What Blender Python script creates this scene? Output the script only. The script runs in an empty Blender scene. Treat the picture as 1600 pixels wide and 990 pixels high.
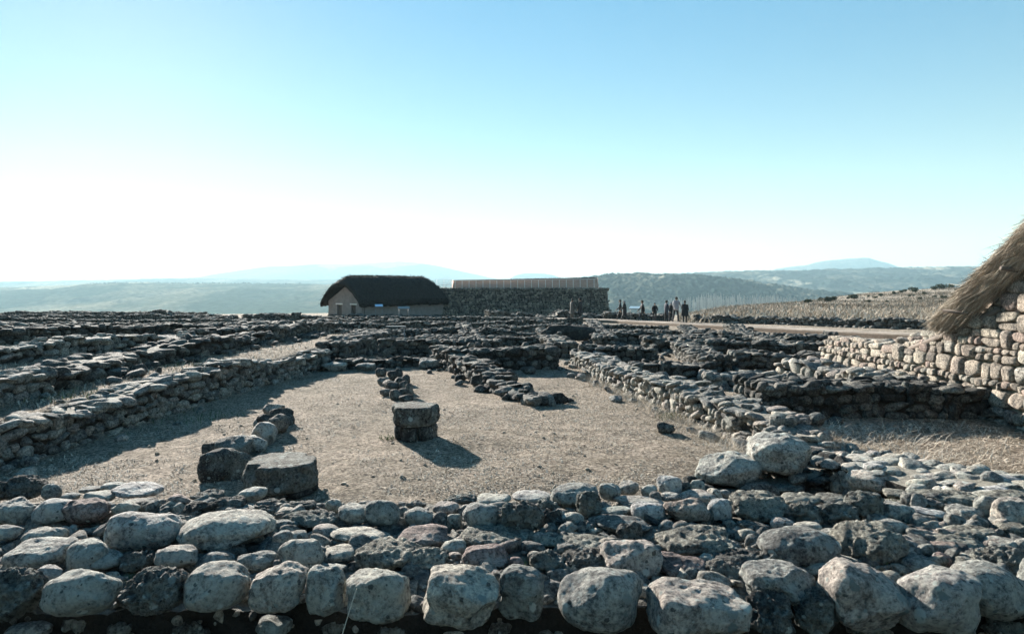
import bpy, bmesh, math, random
import numpy as np
from mathutils import Vector, Matrix, noise as mnoise
R = math.radians
scene = bpy.context.scene
COL = scene.collection

# ------------------------------------------------------------------ camera
H = 1.8            # eye height above the courtyard
F = 1100.0         # focal length in pixels of the 1600 px wide photograph
HY = 445.0         # row of the horizon
cam_d = bpy.data.cameras.new('camera'); cam = bpy.data.objects.new('camera', cam_d); COL.objects.link(cam)
cam.location = (0, 0, H); cam.rotation_euler = (R(90), 0, 0)
cam_d.sensor_width = 36; cam_d.lens = 36 * F / 1600; cam_d.shift_y = (HY - 495) / 1600
cam_d.clip_start = 0.05; cam_d.clip_end = 60000
scene.camera = cam

# ------------------------------------------------------------------ sun and sky
SUN_EL, SUN_AZ = 18.9, -29.0        # degrees; azimuth clockwise from +Y
w = bpy.data.worlds.new('World'); scene.world = w; w.use_nodes = True
nt = w.node_tree; bg = nt.nodes['Background']
sky = nt.nodes.new('ShaderNodeTexSky'); sky.sky_type = 'NISHITA'; sky.sun_disc = False
sky.sun_elevation = R(SUN_EL); sky.sun_rotation = R(SUN_AZ)
sky.altitude = 1000; sky.air_density = 1.5; sky.dust_density = 0.12; sky.ozone_density = 2.0
hs = nt.nodes.new('ShaderNodeHueSaturation'); hs.inputs['Saturation'].default_value = 2.0
tm = nt.nodes.new('ShaderNodeMix'); tm.data_type = 'RGBA'; tm.blend_type = 'MULTIPLY'; tm.inputs[0].default_value = 1; tm.inputs[7].default_value = (1.33, 1.32, 1.31, 1)
gm = nt.nodes.new('ShaderNodeGamma'); gm.inputs[1].default_value = .6
nt.links.new(sky.outputs[0], gm.inputs[0]); nt.links.new(gm.outputs[0], hs.inputs['Color']); nt.links.new(hs.outputs[0], tm.inputs[6]); nt.links.new(tm.outputs[2], bg.inputs[0]); bg.inputs[1].default_value = 0.05
sl = bpy.data.lights.new('sun', 'SUN'); sl.energy = 5.0; sl.angle = R(0.5); sl.color = (1.0, 0.93, 0.84)
so = bpy.data.objects.new('sun', sl); COL.objects.link(so); so.location = (-40, 70, 40)
sdir = Vector((math.sin(R(SUN_AZ)) * math.cos(R(SUN_EL)), math.cos(R(SUN_AZ)) * math.cos(R(SUN_EL)), math.sin(R(SUN_EL))))
so.rotation_euler = sdir.to_track_quat('Z', 'Y').to_euler()
scene.view_settings.view_transform = 'Standard'; scene.view_settings.look = 'None'
scene.view_settings.gamma = 1.0; scene.view_settings.use_curve_mapping = False
scene.view_settings.exposure = 2.05
scene.render.engine = 'CYCLES'
cy = scene.cycles
cy.use_denoising = True; cy.max_bounces = 5; cy.diffuse_bounces = 1; cy.glossy_bounces = 1
cy.volume_bounces = 1; cy.transparent_max_bounces = 8; cy.caustics_reflective = False; cy.caustics_refractive = False
cy.use_adaptive_sampling = True; cy.adaptive_threshold = 0.02

# ------------------------------------------------------------------ helpers
def tag(o, label=None, cat=None, group=None, kind=None):
    if label: o['label'] = label
    if cat: o['category'] = cat
    if cat and not kind: o['kind'] = 'thing'
    if group: o['group'] = group
    if kind: o['kind'] = kind
    return o
def empty(name, loc=(0, 0, 0), rz=0.0):
    o = bpy.data.objects.new(name, None); COL.objects.link(o); o.location = loc; o.rotation_euler.z = rz
    o.empty_display_size = 0.2
    return o
def link(name, me, mat=None, parent=None):
    o = bpy.data.objects.new(name, me); COL.objects.link(o)
    if mat is not None:
        for m in (mat if isinstance(mat, (list, tuple)) else [mat]): me.materials.append(m)
    if parent: o.parent = parent
    return o
def mesh_np(name, V, faces, tint=None, tint2=None, smooth=True, mi=None):
    """V (n,3); faces: list of (m,k) int arrays"""
    me = bpy.data.meshes.new(name)
    V = np.ascontiguousarray(V, dtype=np.float32)
    me.vertices.add(len(V)); me.vertices.foreach_set('co', V.ravel())
    if not isinstance(faces, list): faces = [faces]
    faces = [np.asarray(f, dtype=np.int32) for f in faces if len(f)]
    vi = np.concatenate([f.ravel() for f in faces]); tot = np.concatenate([np.full(len(f), f.shape[1], np.int32) for f in faces])
    st = np.concatenate([[0], np.cumsum(tot)[:-1]]).astype(np.int32)
    me.loops.add(len(vi)); me.loops.foreach_set('vertex_index', vi)
    me.polygons.add(len(tot)); me.polygons.foreach_set('loop_start', st); me.polygons.foreach_set('loop_total', tot)
    me.polygons.foreach_set('use_smooth', np.full(len(tot), smooth, dtype=bool))
    if mi is not None: me.polygons.foreach_set('material_index', np.asarray(mi, dtype=np.int32))
    for nm, t in (('tint', tint), ('tintb', tint2)):
        if t is not None:
            a = me.attributes.new(nm, 'FLOAT', 'POINT'); a.data.foreach_set('value', np.asarray(t, dtype=np.float32))
    me.update(calc_edges=True); me.validate()
    return me
class MB:
    """collects pieces into one mesh"""
    def __init__(s): s.V = []; s.Fq = []; s.Ft = []; s.T = []; s.T2 = []; s.n = 0; s.Mq = []; s.Mt = []
    def add(s, V, Fa, t=0.5, t2=0.5, m=0):
        V = np.asarray(V, float); Fa = np.asarray(Fa) + s.n
        s.V.append(V); s.n += len(V)
        s.T.append(np.broadcast_to(np.asarray(t, float), (len(V),))); s.T2.append(np.broadcast_to(np.asarray(t2, float), (len(V),)))
        if Fa.shape[1] == 4: s.Fq.append(Fa); s.Mq.append(np.full(len(Fa), m))
        else: s.Ft.append(Fa); s.Mt.append(np.full(len(Fa), m))
    def box(s, c, size, rz=0, t=.5, M=None, m=0):
        v = np.array([(x, y, z) for x in (-.5, .5) for y in (-.5, .5) for z in (-.5, .5)]) * np.array(size)
        if M is not None: v = v @ np.array(M).T
        elif rz:
            c_, s_ = math.cos(rz), math.sin(rz); v = v @ np.array([[c_, s_, 0], [-s_, c_, 0], [0, 0, 1]])
        s.add(v + np.array(c), [(0, 1, 3, 2), (4, 6, 7, 5), (0, 4, 5, 1), (2, 3, 7, 6), (0, 2, 6, 4), (1, 5, 7, 3)], t, m=m)
    def tube(s, pts, rad, n=8, t=.5, m=0):
        P = [Vector(p) for p in pts]; rad = rad if isinstance(rad, (list, tuple)) else [rad] * len(P)
        V = []; Fq = []
        for i, p in enumerate(P):
            d = (P[min(i + 1, len(P) - 1)] - P[max(i - 1, 0)]).normalized()
            u = d.orthogonal().normalized() if abs(d.z) > .95 else d.cross(Vector((0, 0, 1))).normalized(); v_ = d.cross(u)
            for k in range(n):
                a = 2 * math.pi * k / n; V.append(p + (u * math.cos(a) + v_ * math.sin(a)) * rad[i])
        for i in range(len(P) - 1):
            for k in range(n): Fq.append((i * n + k, i * n + (k + 1) % n, (i + 1) * n + (k + 1) % n, (i + 1) * n + k))
        b = len(V); V += [P[0], P[-1]]
        s.add(V, Fq, t, m=m)
        off = s.n - len(V); e = len(P) - 1
        tri = [(b, (k + 1) % n, k) for k in range(n)] + [(b + 1, e * n + k, e * n + (k + 1) % n) for k in range(n)]
        s.Ft.append(np.array(tri) + off); s.Mt.append(np.full(len(tri), m))
    def build(s, name, mat, parent=None, smooth=True):
        fs = []; mi = []
        if s.Fq: fs.append(np.concatenate(s.Fq)); mi.append(np.concatenate(s.Mq))
        if s.Ft: fs.append(np.concatenate(s.Ft)); mi.append(np.concatenate(s.Mt))
        me = mesh_np(name, np.concatenate(s.V), fs, np.concatenate(s.T), np.concatenate(s.T2), smooth, np.concatenate(mi))
        return link(name, me, mat, parent)
def G(px, py, z=0.0):
    """ground point (x, y) seen at a photograph pixel, on the level z"""
    d = F * (H - z) / (py - HY); return ((px - 800) / F * d, d)
def sn(x, y):
    xi = math.floor(x); yi = math.floor(y); fx = x - xi; fy = y - yi; fx = fx * fx * (3 - 2 * fx); fy = fy * fy * (3 - 2 * fy)
    a = _tl[xi & 255]; b = _tl[(xi + 1) & 255]; j = yi & 255; j1 = (yi + 1) & 255
    return (a[j] * (1 - fx) + b[j] * fx) * (1 - fy) + (a[j1] * (1 - fx) + b[j1] * fx) * fy - .5
def sstep(a, b, x):
    t = np.clip((np.asarray(x, float) - a) / (b - a), 0, 1); return t * t * (3 - 2 * t)
_rs = np.random.RandomState(11); _tab = _rs.rand(256, 256); _tl = _tab.tolist()
def vnoise(x, y):
    xi = np.floor(x).astype(int); yi = np.floor(y).astype(int); fx = x - xi; fy = y - yi
    fx = fx * fx * (3 - 2 * fx); fy = fy * fy * (3 - 2 * fy)
    a = _tab[xi & 255, yi & 255]; b = _tab[(xi + 1) & 255, yi & 255]; c = _tab[xi & 255, (yi + 1) & 255]; d = _tab[(xi + 1) & 255, (yi + 1) & 255]
    return (a * (1 - fx) + b * fx) * (1 - fy) + (c * (1 - fx) + d * fx) * fy - .5
def fbm(x, y, oct=4):
    s = 0; a = 1.0
    for k in range(oct): s = s + a * vnoise(x * 2 ** k + 17.3 * k, y * 2 ** k + 5.1 * k); a *= .5
    return s

# ------------------------------------------------------------------ materials
def newmat(name):
    m = bpy.data.materials.new(name); m.use_nodes = True; n = m.node_tree.nodes; l = m.node_tree.links
    b = n['Principled BSDF']; b.inputs['Specular IOR Level'].default_value = 0.25
    return m, n, l, b
def ramp(n, stops, interp='LINEAR'):
    r = n.new('ShaderNodeValToRGB'); cr = r.color_ramp; cr.interpolation = interp
    while len(cr.elements) < len(stops): cr.elements.new(.5)
    for e, (p, c) in zip(cr.elements, stops):
        e.position = p; e.color = (*c, 1) if len(c) == 3 else c
    return r
def ntex(n, l, scale, detail=5, rough=.6, co=None):
    t = n.new('ShaderNodeTexNoise'); t.inputs['Scale'].default_value = scale; t.inputs['Detail'].default_value = detail
    t.inputs['Roughness'].default_value = rough
    if co is not None: l.new(co, t.inputs['Vector'])
    return t
def mixc(n, l, fac, a, b, mode='MIX'):
    m = n.new('ShaderNodeMix'); m.data_type = 'RGBA'; m.blend_type = mode
    for s, v in ((0, fac), (6, a), (7, b)):
        if isinstance(v, (int, float)): m.inputs[s].default_value = v
        elif isinstance(v, tuple): m.inputs[s].default_value = (*v, 1) if len(v) == 3 else v
        else: l.new(v, m.inputs[s])
    return m.outputs[2]
def math_(n, l, op, a, b=0.0):
    m = n.new('ShaderNodeMath'); m.operation = op
    for s, v in ((0, a), (1, b)):
        if isinstance(v, (int, float)): m.inputs[s].default_value = v
        else: l.new(v, m.inputs[s])
    return m.outputs[0]
def attr(n, name):
    a = n.new('ShaderNodeAttribute'); a.attribute_name = name; return a
def bump(n, l, h, strength, dist, prev=None):
    b = n.new('ShaderNodeBump'); b.inputs['Strength'].default_value = strength; b.inputs['Distance'].default_value = dist
    l.new(h, b.inputs['Height'])
    if prev is not None: l.new(prev, b.inputs['Normal'])
    return b.outputs[0]
def stone_mat(name, stops, s=1.0, lichen=.5, bumpk=1.0, pits=.0):
    m, n, l, b = newmat(name)
    co = n.new('ShaderNodeTexCoord').outputs['Object']
    ti = attr(n, 'tint'); tb = attr(n, 'tintb')
    base = ramp(n, stops); l.new(ti.outputs['Fac'], base.inputs[0])
    n1 = ntex(n, l, 8 * s, 7, .68, co); n2 = ntex(n, l, 48 * s, 6, .78, co); n3 = ntex(n, l, 4.5 * s, 6, .72, co)
    r1 = ramp(n, [(.34, (.42, .43, .44)), (.66, (1.5, 1.48, 1.42))]); l.new(n1.outputs[0], r1.inputs[0])
    c = mixc(n, l, 1.0, base.outputs[0], r1.outputs[0], 'MULTIPLY')
    r2 = ramp(n, [(.37, (.22, .225, .23)), (.5, (.92, .92, .92)), (.64, (2.0, 1.98, 1.92))]); l.new(n2.outputs[0], r2.inputs[0])
    c = mixc(n, l, .9, c, r2.outputs[0], 'MULTIPLY')
    # crusty pale lichen, broken up by the grain of the stone
    lm = math_(n, l, 'ADD', n3.outputs[0], math_(n, l, 'MULTIPLY', n2.outputs[0], .75))
    lm = math_(n, l, 'ADD', lm, math_(n, l, 'MULTIPLY', tb.outputs['Fac'], .16))
    rl = ramp(n, [(.0, (0, 0, 0)), (.18, (.55, .55, .55)), (.3, (1, 1, 1))])
    l.new(math_(n, l, 'SUBTRACT', lm, 1.02 - .20 * lichen), rl.inputs[0])
    c = mixc(n, l, math_(n, l, 'MULTIPLY', rl.outputs[0], .8), c, (.40, .425, .37))
    # round lichen spots in two sizes
    nv = n.new('ShaderNodeVectorMath'); nv.operation = 'MULTIPLY_ADD'; l.new(n2.outputs['Color'], nv.inputs[0]); nv.inputs[1].default_value = (.022 / s,) * 3; l.new(co, nv.inputs[2])
    for sc, am, hi, op in ((17 * s, .40, (.62, .66, .60), .92), (44 * s, .38, (.50, .54, .49), .85)):
        vo = n.new('ShaderNodeTexVoronoi'); vo.inputs['Scale'].default_value = sc; l.new(nv.outputs[0], vo.inputs['Vector'])
        sp = n.new('ShaderNodeSeparateColor'); l.new(vo.outputs['Color'], sp.inputs[0])
        rad = math_(n, l, 'MULTIPLY', math_(n, l, 'SUBTRACT', sp.outputs[0], 1 - am * (.25 + lichen)), 1.5)
        rad = math_(n, l, 'MINIMUM', rad, .38)
        ed = n.new('ShaderNodeMapRange'); l.new(math_(n, l, 'SUBTRACT', rad, vo.outputs['Distance']), ed.inputs[0]); ed.inputs[1].default_value = -.02; ed.inputs[2].default_value = .05
        c = mixc(n, l, math_(n, l, 'MULTIPLY', ed.outputs[0], op), c, mixc(n, l, sp.outputs[1], (.17, .20, .19), hi))
    # black lichen specks
    vd = n.new('ShaderNodeTexVoronoi'); vd.inputs['Scale'].default_value = 31 * s; l.new(nv.outputs[0], vd.inputs['Vector'])
    sd = n.new('ShaderNodeSeparateColor'); l.new(vd.outputs['Color'], sd.inputs[0])
    dk = math_(n, l, 'GREATER_THAN', math_(n, l, 'MULTIPLY', math_(n, l, 'SUBTRACT', sd.outputs[0], .60), .8), vd.outputs['Distance'])
    c = mixc(n, l, math_(n, l, 'MULTIPLY', dk, .75), c, (.03, .034, .034))
    l.new(c, b.inputs['Base Color']); b.inputs['Roughness'].default_value = .9
    nb = bump(n, l, n1.outputs[0], .85 * bumpk, .05 / s)
    nb = bump(n, l, n2.outputs[0], 1.0 * bumpk, .03 / s, nb)
    if pits:
        vp = n.new('ShaderNodeTexVoronoi'); vp.inputs['Scale'].default_value = 30 * s; l.new(nv.outputs[0], vp.inputs['Vector'])
        rp = ramp(n, [(.12, (0, 0, 0)), (.4, (1, 1, 1))]); l.new(vp.outputs['Distance'], rp.inputs[0])
        nb = bump(n, l, rp.outputs[0], pits, .02 / s, nb)
    l.new(nb, b.inputs['Normal'])
    return m
GREY = [(0, (.12, .12, .115)), (.3, (.235, .23, .215)), (.55, (.31, .295, .265)), (.75, (.36, .325, .275)), (.9, (.31, .265, .24)), (1, (.46, .43, .37))]
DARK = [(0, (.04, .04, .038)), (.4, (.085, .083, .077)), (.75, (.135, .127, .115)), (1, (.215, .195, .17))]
WARM = [(0, (.22, .19, .165)), (.25, (.33, .285, .24)), (.5, (.39, .345, .285)), (.68, (.31, .235, .205)), (.85, (.42, .385, .325)), (1, (.29, .275, .255))]
M = {}
M['stone_big'] = stone_mat('lichened stone', [(p, tuple(min(.52, x * 1.4) for x in q)) for p, q in GREY], 1.0, .72)
M['stone_rough'] = stone_mat('pitted stone', [(0, (.08, .08, .076)), (.5, (.155, .15, .14)), (1, (.25, .235, .21))], 1.2, .72, 1.5, .8)
M['conglomerate'] = stone_mat('spotted conglomerate', [(0, (.085, .08, .073)), (1, (.16, .15, .132))], .75, .95, 1.4, .5)
M['stone'] = stone_mat('field stone', GREY, .8, .2)
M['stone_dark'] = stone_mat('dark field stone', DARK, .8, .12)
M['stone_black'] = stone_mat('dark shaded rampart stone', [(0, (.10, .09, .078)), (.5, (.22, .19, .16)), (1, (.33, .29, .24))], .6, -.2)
M['stone_warm'] = stone_mat('warm ashlar', WARM, .9, -.1)
def earth_mat(name, c1, c2, scale, bk=.6, dist=.03):
    m, n, l, b = newmat(name); co = n.new('ShaderNodeTexCoord').outputs['Object']
    a = ntex(n, l, scale, 7, .65, co); d = ntex(n, l, scale * 7, 4, .7, co)
    r = ramp(n, [(.32, c1), (.68, c2)]); l.new(a.outputs[0], r.inputs[0])
    r2 = ramp(n, [(.3, (.5, .5, .5)), (.7, (1.35, 1.35, 1.35))]); l.new(d.outputs[0], r2.inputs[0])
    l.new(mixc(n, l, .8, r.outputs[0], r2.outputs[0], 'MULTIPLY'), b.inputs['Base Color']); b.inputs['Roughness'].default_value = .95
    l.new(bump(n, l, d.outputs[0], bk, dist, bump(n, l, a.outputs[0], bk, dist * 2)), b.inputs['Normal'])
    return m
M['earth'] = earth_mat('dark earth core', (.018, .016, .014), (.05, .045, .038), 5)
M['fill'] = earth_mat('pale gritty wall filling', (.13, .12, .10), (.36, .33, .27), 9, .8, .03)
M['mortar'] = earth_mat('sandy mortar', (.17, .16, .14), (.33, .31, .26), 7)
M['mortar_warm'] = earth_mat('warm mortar', (.26, .22, .17), (.40, .35, .27), 7)
def ground_mat():
    m, n, l, b = newmat('dry grass ground'); co = n.new('ShaderNodeTexCoord').outputs['Object']
    a = ntex(n, l, .35, 6, .6, co); d = ntex(n, l, 3.0, 6, .65, co); e = ntex(n, l, 23, 7, .78, co); g = ntex(n, l, .02, 6, .6, co)
    r = ramp(n, [(.34, (.42, .365, .29)), (.5, (.55, .465, .375)), (.66, (.62, .52, .42))]); l.new(a.outputs[0], r.inputs[0])
    r2 = ramp(n, [(.34, (.66, .66, .62)), (.66, (1.22, 1.2, 1.2))]); l.new(d.outputs[0], r2.inputs[0])
    c = mixc(n, l, .9, r.outputs[0], r2.outputs[0], 'MULTIPLY')
    r3 = ramp(n, [(.36, (.30, .29, .28)), (.60, (1.35, 1.35, 1.35))]); l.new(e.outputs[0], r3.inputs[0])
    c = mixc(n, l, .85, c, r3.outputs[0], 'MULTIPLY')
    k1 = ntex(n, l, 13, 4, .6, co); rk = ramp(n, [(.56, (1, 1, 1)), (.64, (.42, .41, .40))]); l.new(k1.outputs[0], rk.inputs[0]); c = mixc(n, l, .85, c, rk.outputs[0], 'MULTIPLY')
    k2 = ntex(n, l, 31, 5, .7, co); rk2 = ramp(n, [(.43, (.30, .29, .27)), (.53, (1.06, 1.06, 1.06))]); l.new(k2.outputs[0], rk2.inputs[0]); c = mixc(n, l, .75, c, rk2.outputs[0], 'MULTIPLY')
    # valley fields and woods far away
    r4 = ramp(n, [(.40, (.06, .07, .045)), (.5, (.16, .15, .09)), (.58, (.30, .25, .16))]); l.new(g.outputs[0], r4.inputs[0])
    gz = n.new('ShaderNodeSeparateXYZ'); l.new(co, gz.inputs[0])
    fz = n.new('ShaderNodeMapRange'); l.new(gz.outputs[2], fz.inputs[0]); fz.inputs[1].default_value = -4; fz.inputs[2].default_value = -18
    c = mixc(n, l, fz.outputs[0], c, r4.outputs[0])
    l.new(c, b.inputs['Base Color']); b.inputs['Roughness'].default_value = 1; b.inputs['Specular IOR Level'].default_value = .1
    l.new(bump(n, l, e.outputs[0], 1.0, .17, bump(n, l, d.outputs[0], .5, .12)), b.inputs['Normal'])
    return m
M['ground'] = ground_mat()
def hill_mat(name, wood, field, s, th=.5):
    m, n, l, b = newmat(name); co = n.new('ShaderNodeTexCoord').outputs['Object']
    mp = n.new('ShaderNodeMapping'); mp.inputs['Scale'].default_value = (1, .45, 2.5); l.new(co, mp.inputs[0])
    a = ntex(n, l, s, 7, .62, mp.outputs[0]); d = ntex(n, l, s * 22, 4, .7, co); p = ntex(n, l, s * .6, 3, .5, mp.outputs[0])
    r = ramp(n, [(th - .05, wood), (th + .03, tuple(.5 * (i + j) for i, j in zip(wood, field))), (th + .12, field)]); l.new(a.outputs[0], r.inputs[0])
    pr = ramp(n, [(.62, (0, 0, 0)), (.64, (1, 1, 1))]); l.new(p.outputs[0], pr.inputs[0])
    c = mixc(n, l, math_(n, l, 'MULTIPLY', pr.outputs[0], .6), r.outputs[0], (.42, .36, .26))
    r2 = ramp(n, [(.35, (.45, .45, .45)), (.65, (1.5, 1.5, 1.5))]); l.new(d.outputs[0], r2.inputs[0])
    l.new(mixc(n, l, .8, c, r2.outputs[0], 'MULTIPLY'), b.inputs['Base Color']); b.inputs['Roughness'].default_value = 1
    b.inputs['Specular IOR Level'].default_value = 0
    return m
M['hill_wood'] = hill_mat('wooded hillside', (.026, .040, .036), (.14, .13, .095), .006, .54)
M['hill_field'] = hill_mat('plateau fields', (.05, .065, .045), (.22, .19, .13), .0022, .5)
M['mount'] = hill_mat('mountain scrub', (.06, .075, .06), (.12, .12, .09), .0012, .5)
def plain(name, c, rough=.8, var=.25, scale=20, bk=.3, dist=.01, stretch=None):
    m, n, l, b = newmat(name); co = n.new('ShaderNodeTexCoord').outputs['Object']
    if stretch:
        mp = n.new('ShaderNodeMapping'); mp.inputs['Scale'].default_value = stretch; l.new(co, mp.inputs[0]); co = mp.outputs[0]
    a = ntex(n, l, scale, 6, .65, co)
    r = ramp(n, [(.3, tuple(x * (1 - var) for x in c)), (.7, tuple(x * (1 + var) for x in c))]); l.new(a.outputs[0], r.inputs[0])
    l.new(r.outputs[0], b.inputs['Base Color']); b.inputs['Roughness'].default_value = rough
    l.new(bump(n, l, a.outputs[0], bk, dist), b.inputs['Normal'])
    return m
def tint_mat(name, stops, rough=.9, var=True):
    m, n, l, b = newmat(name); ti = attr(n, 'tint'); r = ramp(n, stops); l.new(ti.outputs['Fac'], r.inputs[0])
    l.new(r.outputs[0], b.inputs['Base Color']); b.inputs['Roughness'].default_value = rough; b.inputs['Specular IOR Level'].default_value = .15
    return m
M['straw'] = tint_mat('dry straw blades', [(0, (.12, .10, .08)), (.3, (.24, .20, .15)), (.5, (.46, .385, .30)), (.8, (.56, .48, .38)), (1, (.70, .62, .50))])
M['green'] = tint_mat('green blades', [(0, (.05, .08, .025)), (1, (.16, .20, .07))])
M['thatch'] = tint_mat('weathered thatch', [(0, (.15, .125, .10)), (.4, (.36, .30, .235)), (.8, (.46, .395, .31)), (1, (.62, .545, .44))])
M['thatch_dark'] = plain('dark heather thatch', (.026, .025, .022), 1, .5, 9, .8, .08, (1, 1, .3))
M['plaster'] = plain('mud plaster', (.25, .215, .195), .95, .18, 2.5, .3, .02)
M['wood'] = plain('weathered timber', (.105, .085, .07), .85, .35, 12, .4, .01, (1, 1, 6))
M['deck'] = plain('boardwalk timber', (.36, .29, .23), .8, .25, 9, .3, .01)
M['deck_side'] = plain('boardwalk edge timber', (.16, .12, .09), .85, .3, 9, .3, .01)
M['wattle'] = plain('wattle and clay panel', (.52, .33, .25), .95, .35, 6, .6, .05, (.3, .3, 6))
M['pole'] = plain('peeled pale pole', (.78, .72, .64), .8, .2, 12)
M['metal'] = plain('grey steel', (.20, .21, .21), .5, .15, 20, .1)
M['white_metal'] = plain('white painted steel', (.75, .76, .75), .5, .05, 20, .1)
M['panel'] = plain('pale blue information panel', (.42, .58, .75), .35, .2, 9, .0)
M['pale_panel'] = plain('sun-bleached panel', (.45, .58, .62), .5, .1, 9, .0)
M['char'] = stone_mat('blackened slab', [(0, (.02, .02, .019)), (1, (.045, .043, .04))], .7, -.5)
M['bark'] = tint_mat('bare branches', [(0, (.22, .20, .18)), (1, (.44, .41, .37))])
M['leaf'] = tint_mat('evergreen leaves', [(0, (.018, .026, .014)), (.6, (.04, .055, .028)), (1, (.09, .10, .05))])
# ------------------------------------------------------------------ terrain
W1C = ([3.0, 6.8, 11.0, 15.5, 27.0], [-5.42, -5.28, -4.76, -4.25, -4.62])     # centre line of the long courtyard wall: y, x
def ground_h(x, y):
    x = np.asarray(x, float); y = np.asarray(y, float)
    r = np.hypot(x, y); u = x / np.maximum(y, .3); u = np.where(y < 1, np.sign(x) * 3, u)
    z = np.interp(y, [0, 16, 24, 31.5, 55, 70, 95, 140], [0, 0, -.30, -.62, -1.1, -1.42, -2.0, -2.6])
    z = np.where(r > 2.0, z, z)
    flat = sstep(.22, .34, u)
    z = z * (1 - flat) + np.maximum(z, -1.1) * flat
    z = z + np.interp(u, [.35, .545, .618, .69, .82], [0, .94, 2.0, 2.7, 3.2]) * sstep(120, 235, y)
    xl = np.interp(y, *W1C)
    z = z + .40 * (1 - sstep(-.12, .12, x - xl)) * (1 - sstep(24, 36, y)) * sstep(2.0, 3.4, y)
    z = z + .12 * sstep(2.4, 3.0, x) * (1 - sstep(10.5, 12, y)) * sstep(4.8, 6.2, y)
    near = 1 - sstep(60, 140, r)
    z = z + near * (fbm(x * .35 + 3, y * .35, 3) * .07 + fbm(x * 2.1, y * 2.1 + 9, 3) * .022 * (1 - sstep(20, 50, r)))
    z = z + (1 - near) * fbm(x * .02, y * .02, 3) * .5
    E = np.interp(u, [-.9, -.5, .08, .14, .24, .34, .41, .455, .545, .9], [88, 96, 98, 84, 80, 100, 128, 170, 250, 280]); E = np.where(y < 1, 120, E)
    z = z - 74 * sstep(0, 380, r - E) + sstep(300, 900, r) * fbm(x * .0018, y * .0018, 4) * 26
    return z
_gx = np.arange(-100, 60, .1); _gy = np.arange(-2, 110, .1); _gg = ground_h(*np.meshgrid(_gx, _gy, indexing='ij')).astype(np.float32)
def gh(x, y):
    i = min(max((x + 100) * 10, 0), 1597.9); j = min(max((y + 2) * 10, 0), 1117.9); a = int(i); b = int(j); u = i - a; v = j - b
    return float((_gg[a, b] * (1 - u) + _gg[a + 1, b] * u) * (1 - v) + (_gg[a, b + 1] * (1 - u) + _gg[a + 1, b + 1] * u) * v)

ang = np.concatenate([np.arange(-50, 50, .28), np.arange(50, 310, 3.0)]); ang = np.radians(ang); na = len(ang)
rad = .3 * 1.0215 ** np.arange(0, 505); nr = len(rad)
A_, R_ = np.meshgrid(ang, rad); X = R_ * np.sin(A_); Y = R_ * np.cos(A_); Z = ground_h(X, Y)
V = np.stack([X, Y, Z], -1).reshape(-1, 3); V = np.concatenate([V, [[0, 0, gh(0, .1)]]])
i = np.arange(nr - 1)[:, None] * na; j = np.arange(na)[None]; j2 = (j + 1) % na
Fq = np.stack([i + j, i + na + j, i + na + j2, i + j2], -1).reshape(-1, 4)[:, ::-1]
Ft = np.stack([np.full(na, nr * na), np.arange(na), (np.arange(na) + 1) % na], -1)[:, ::-1]
g = link('ground', mesh_np('ground', V, [Fq, Ft]), M['ground']); tag(g, kind='structure')

def hill(name, prof, Rr, front, mat, amp, namp, px0, px1, step, rows=60, back=1.0, foot=-80, rough=None, roll=0):
    """a hill range: skyline row per photograph column at the distance Rr, falling to the valley in front and behind"""
    px = np.arange(px0, px1, step); u = (px - 800) / F
    sky_y = np.interp(px, [p[0] for p in prof], [p[1] for p in prof])
    zr = H + (HY - sky_y) * Rr / F
    t = np.concatenate([np.linspace(0, 1, rows), 1 + np.linspace(.05, back, 8)])
    D = np.where(t <= 1, Rr - front * (1 - t), Rr + (t - 1) * front)
    sh = np.where(t <= 1, sstep(0, 1, t) ** .8, 1 - .6 * sstep(1, 1 + back, t))
    U, DD = np.meshgrid(u, D); SH = np.meshgrid(u, sh)[1]
    XX = U * DD; YY = DD
    wob = roll * fbm(XX / (front * .35), YY / (front * .35), 4) * np.clip(SH * (1 - SH) * 4, 0, 1)
    ZZ = foot + (np.meshgrid(zr, sh)[0] - foot) * SH + wob
    n1 = fbm(XX / amp, YY / amp, 3); ZZ = ZZ + namp * n1 * np.clip(SH * 3, 0, 1)
    n = len(u); m = len(D)
    V = np.stack([XX, YY, ZZ], -1).reshape(-1, 3)
    i = np.arange(m - 1)[:, None] * n; j = np.arange(n - 1)[None]
    Fq = np.stack([i + j, i + j + 1, i + n + j + 1, i + n + j], -1).reshape(-1, 4)
    o = link(name, mesh_np(name, V, Fq), M[mat]); tag(o, kind='structure'); return o
hill('mountain', [(-500, 446), (250, 442), (290, 436), (330, 429), (400, 419), (480, 413), (560, 412), (625, 408), (660, 412), (700, 419), (740, 428), (780, 437), (830, 443), (900, 446), (2200, 446)], 8000, 2600, 'mount', 300, 12, -700, 2300, 5, 40, 1)
hill('mesa', [(700, 452), (790, 440), (805, 430), (820, 427), (850, 427), (866, 430), (880, 436), (920, 446), (960, 452)], 7000, 900, 'mount', 120, 5, 740, 960, 3, 20, 1)
hill('mesa', [(1100, 450), (1170, 438), (1195, 427), (1212, 420), (1240, 417), (1262, 414), (1275, 410), (1300, 406), (1330, 404), (1358, 403), (1372, 407), (1388, 411), (1408, 418), (1430, 425), (1470, 436), (1540, 450)], 6000, 900, 'mount', 120, 6, 1110, 1535, 2, 24, 1)
hill('plateau', [(-700, 448), (-200, 444), (0, 440.5), (100, 438.5), (200, 436.5), (290, 434.5), (400, 436), (520, 437), (700, 438), (950, 440), (1200, 443), (1500, 446)], 5000, 1700, 'hill_field', 60, 7, -700, 1500, 4, 60, 1, roll=30)
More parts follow.
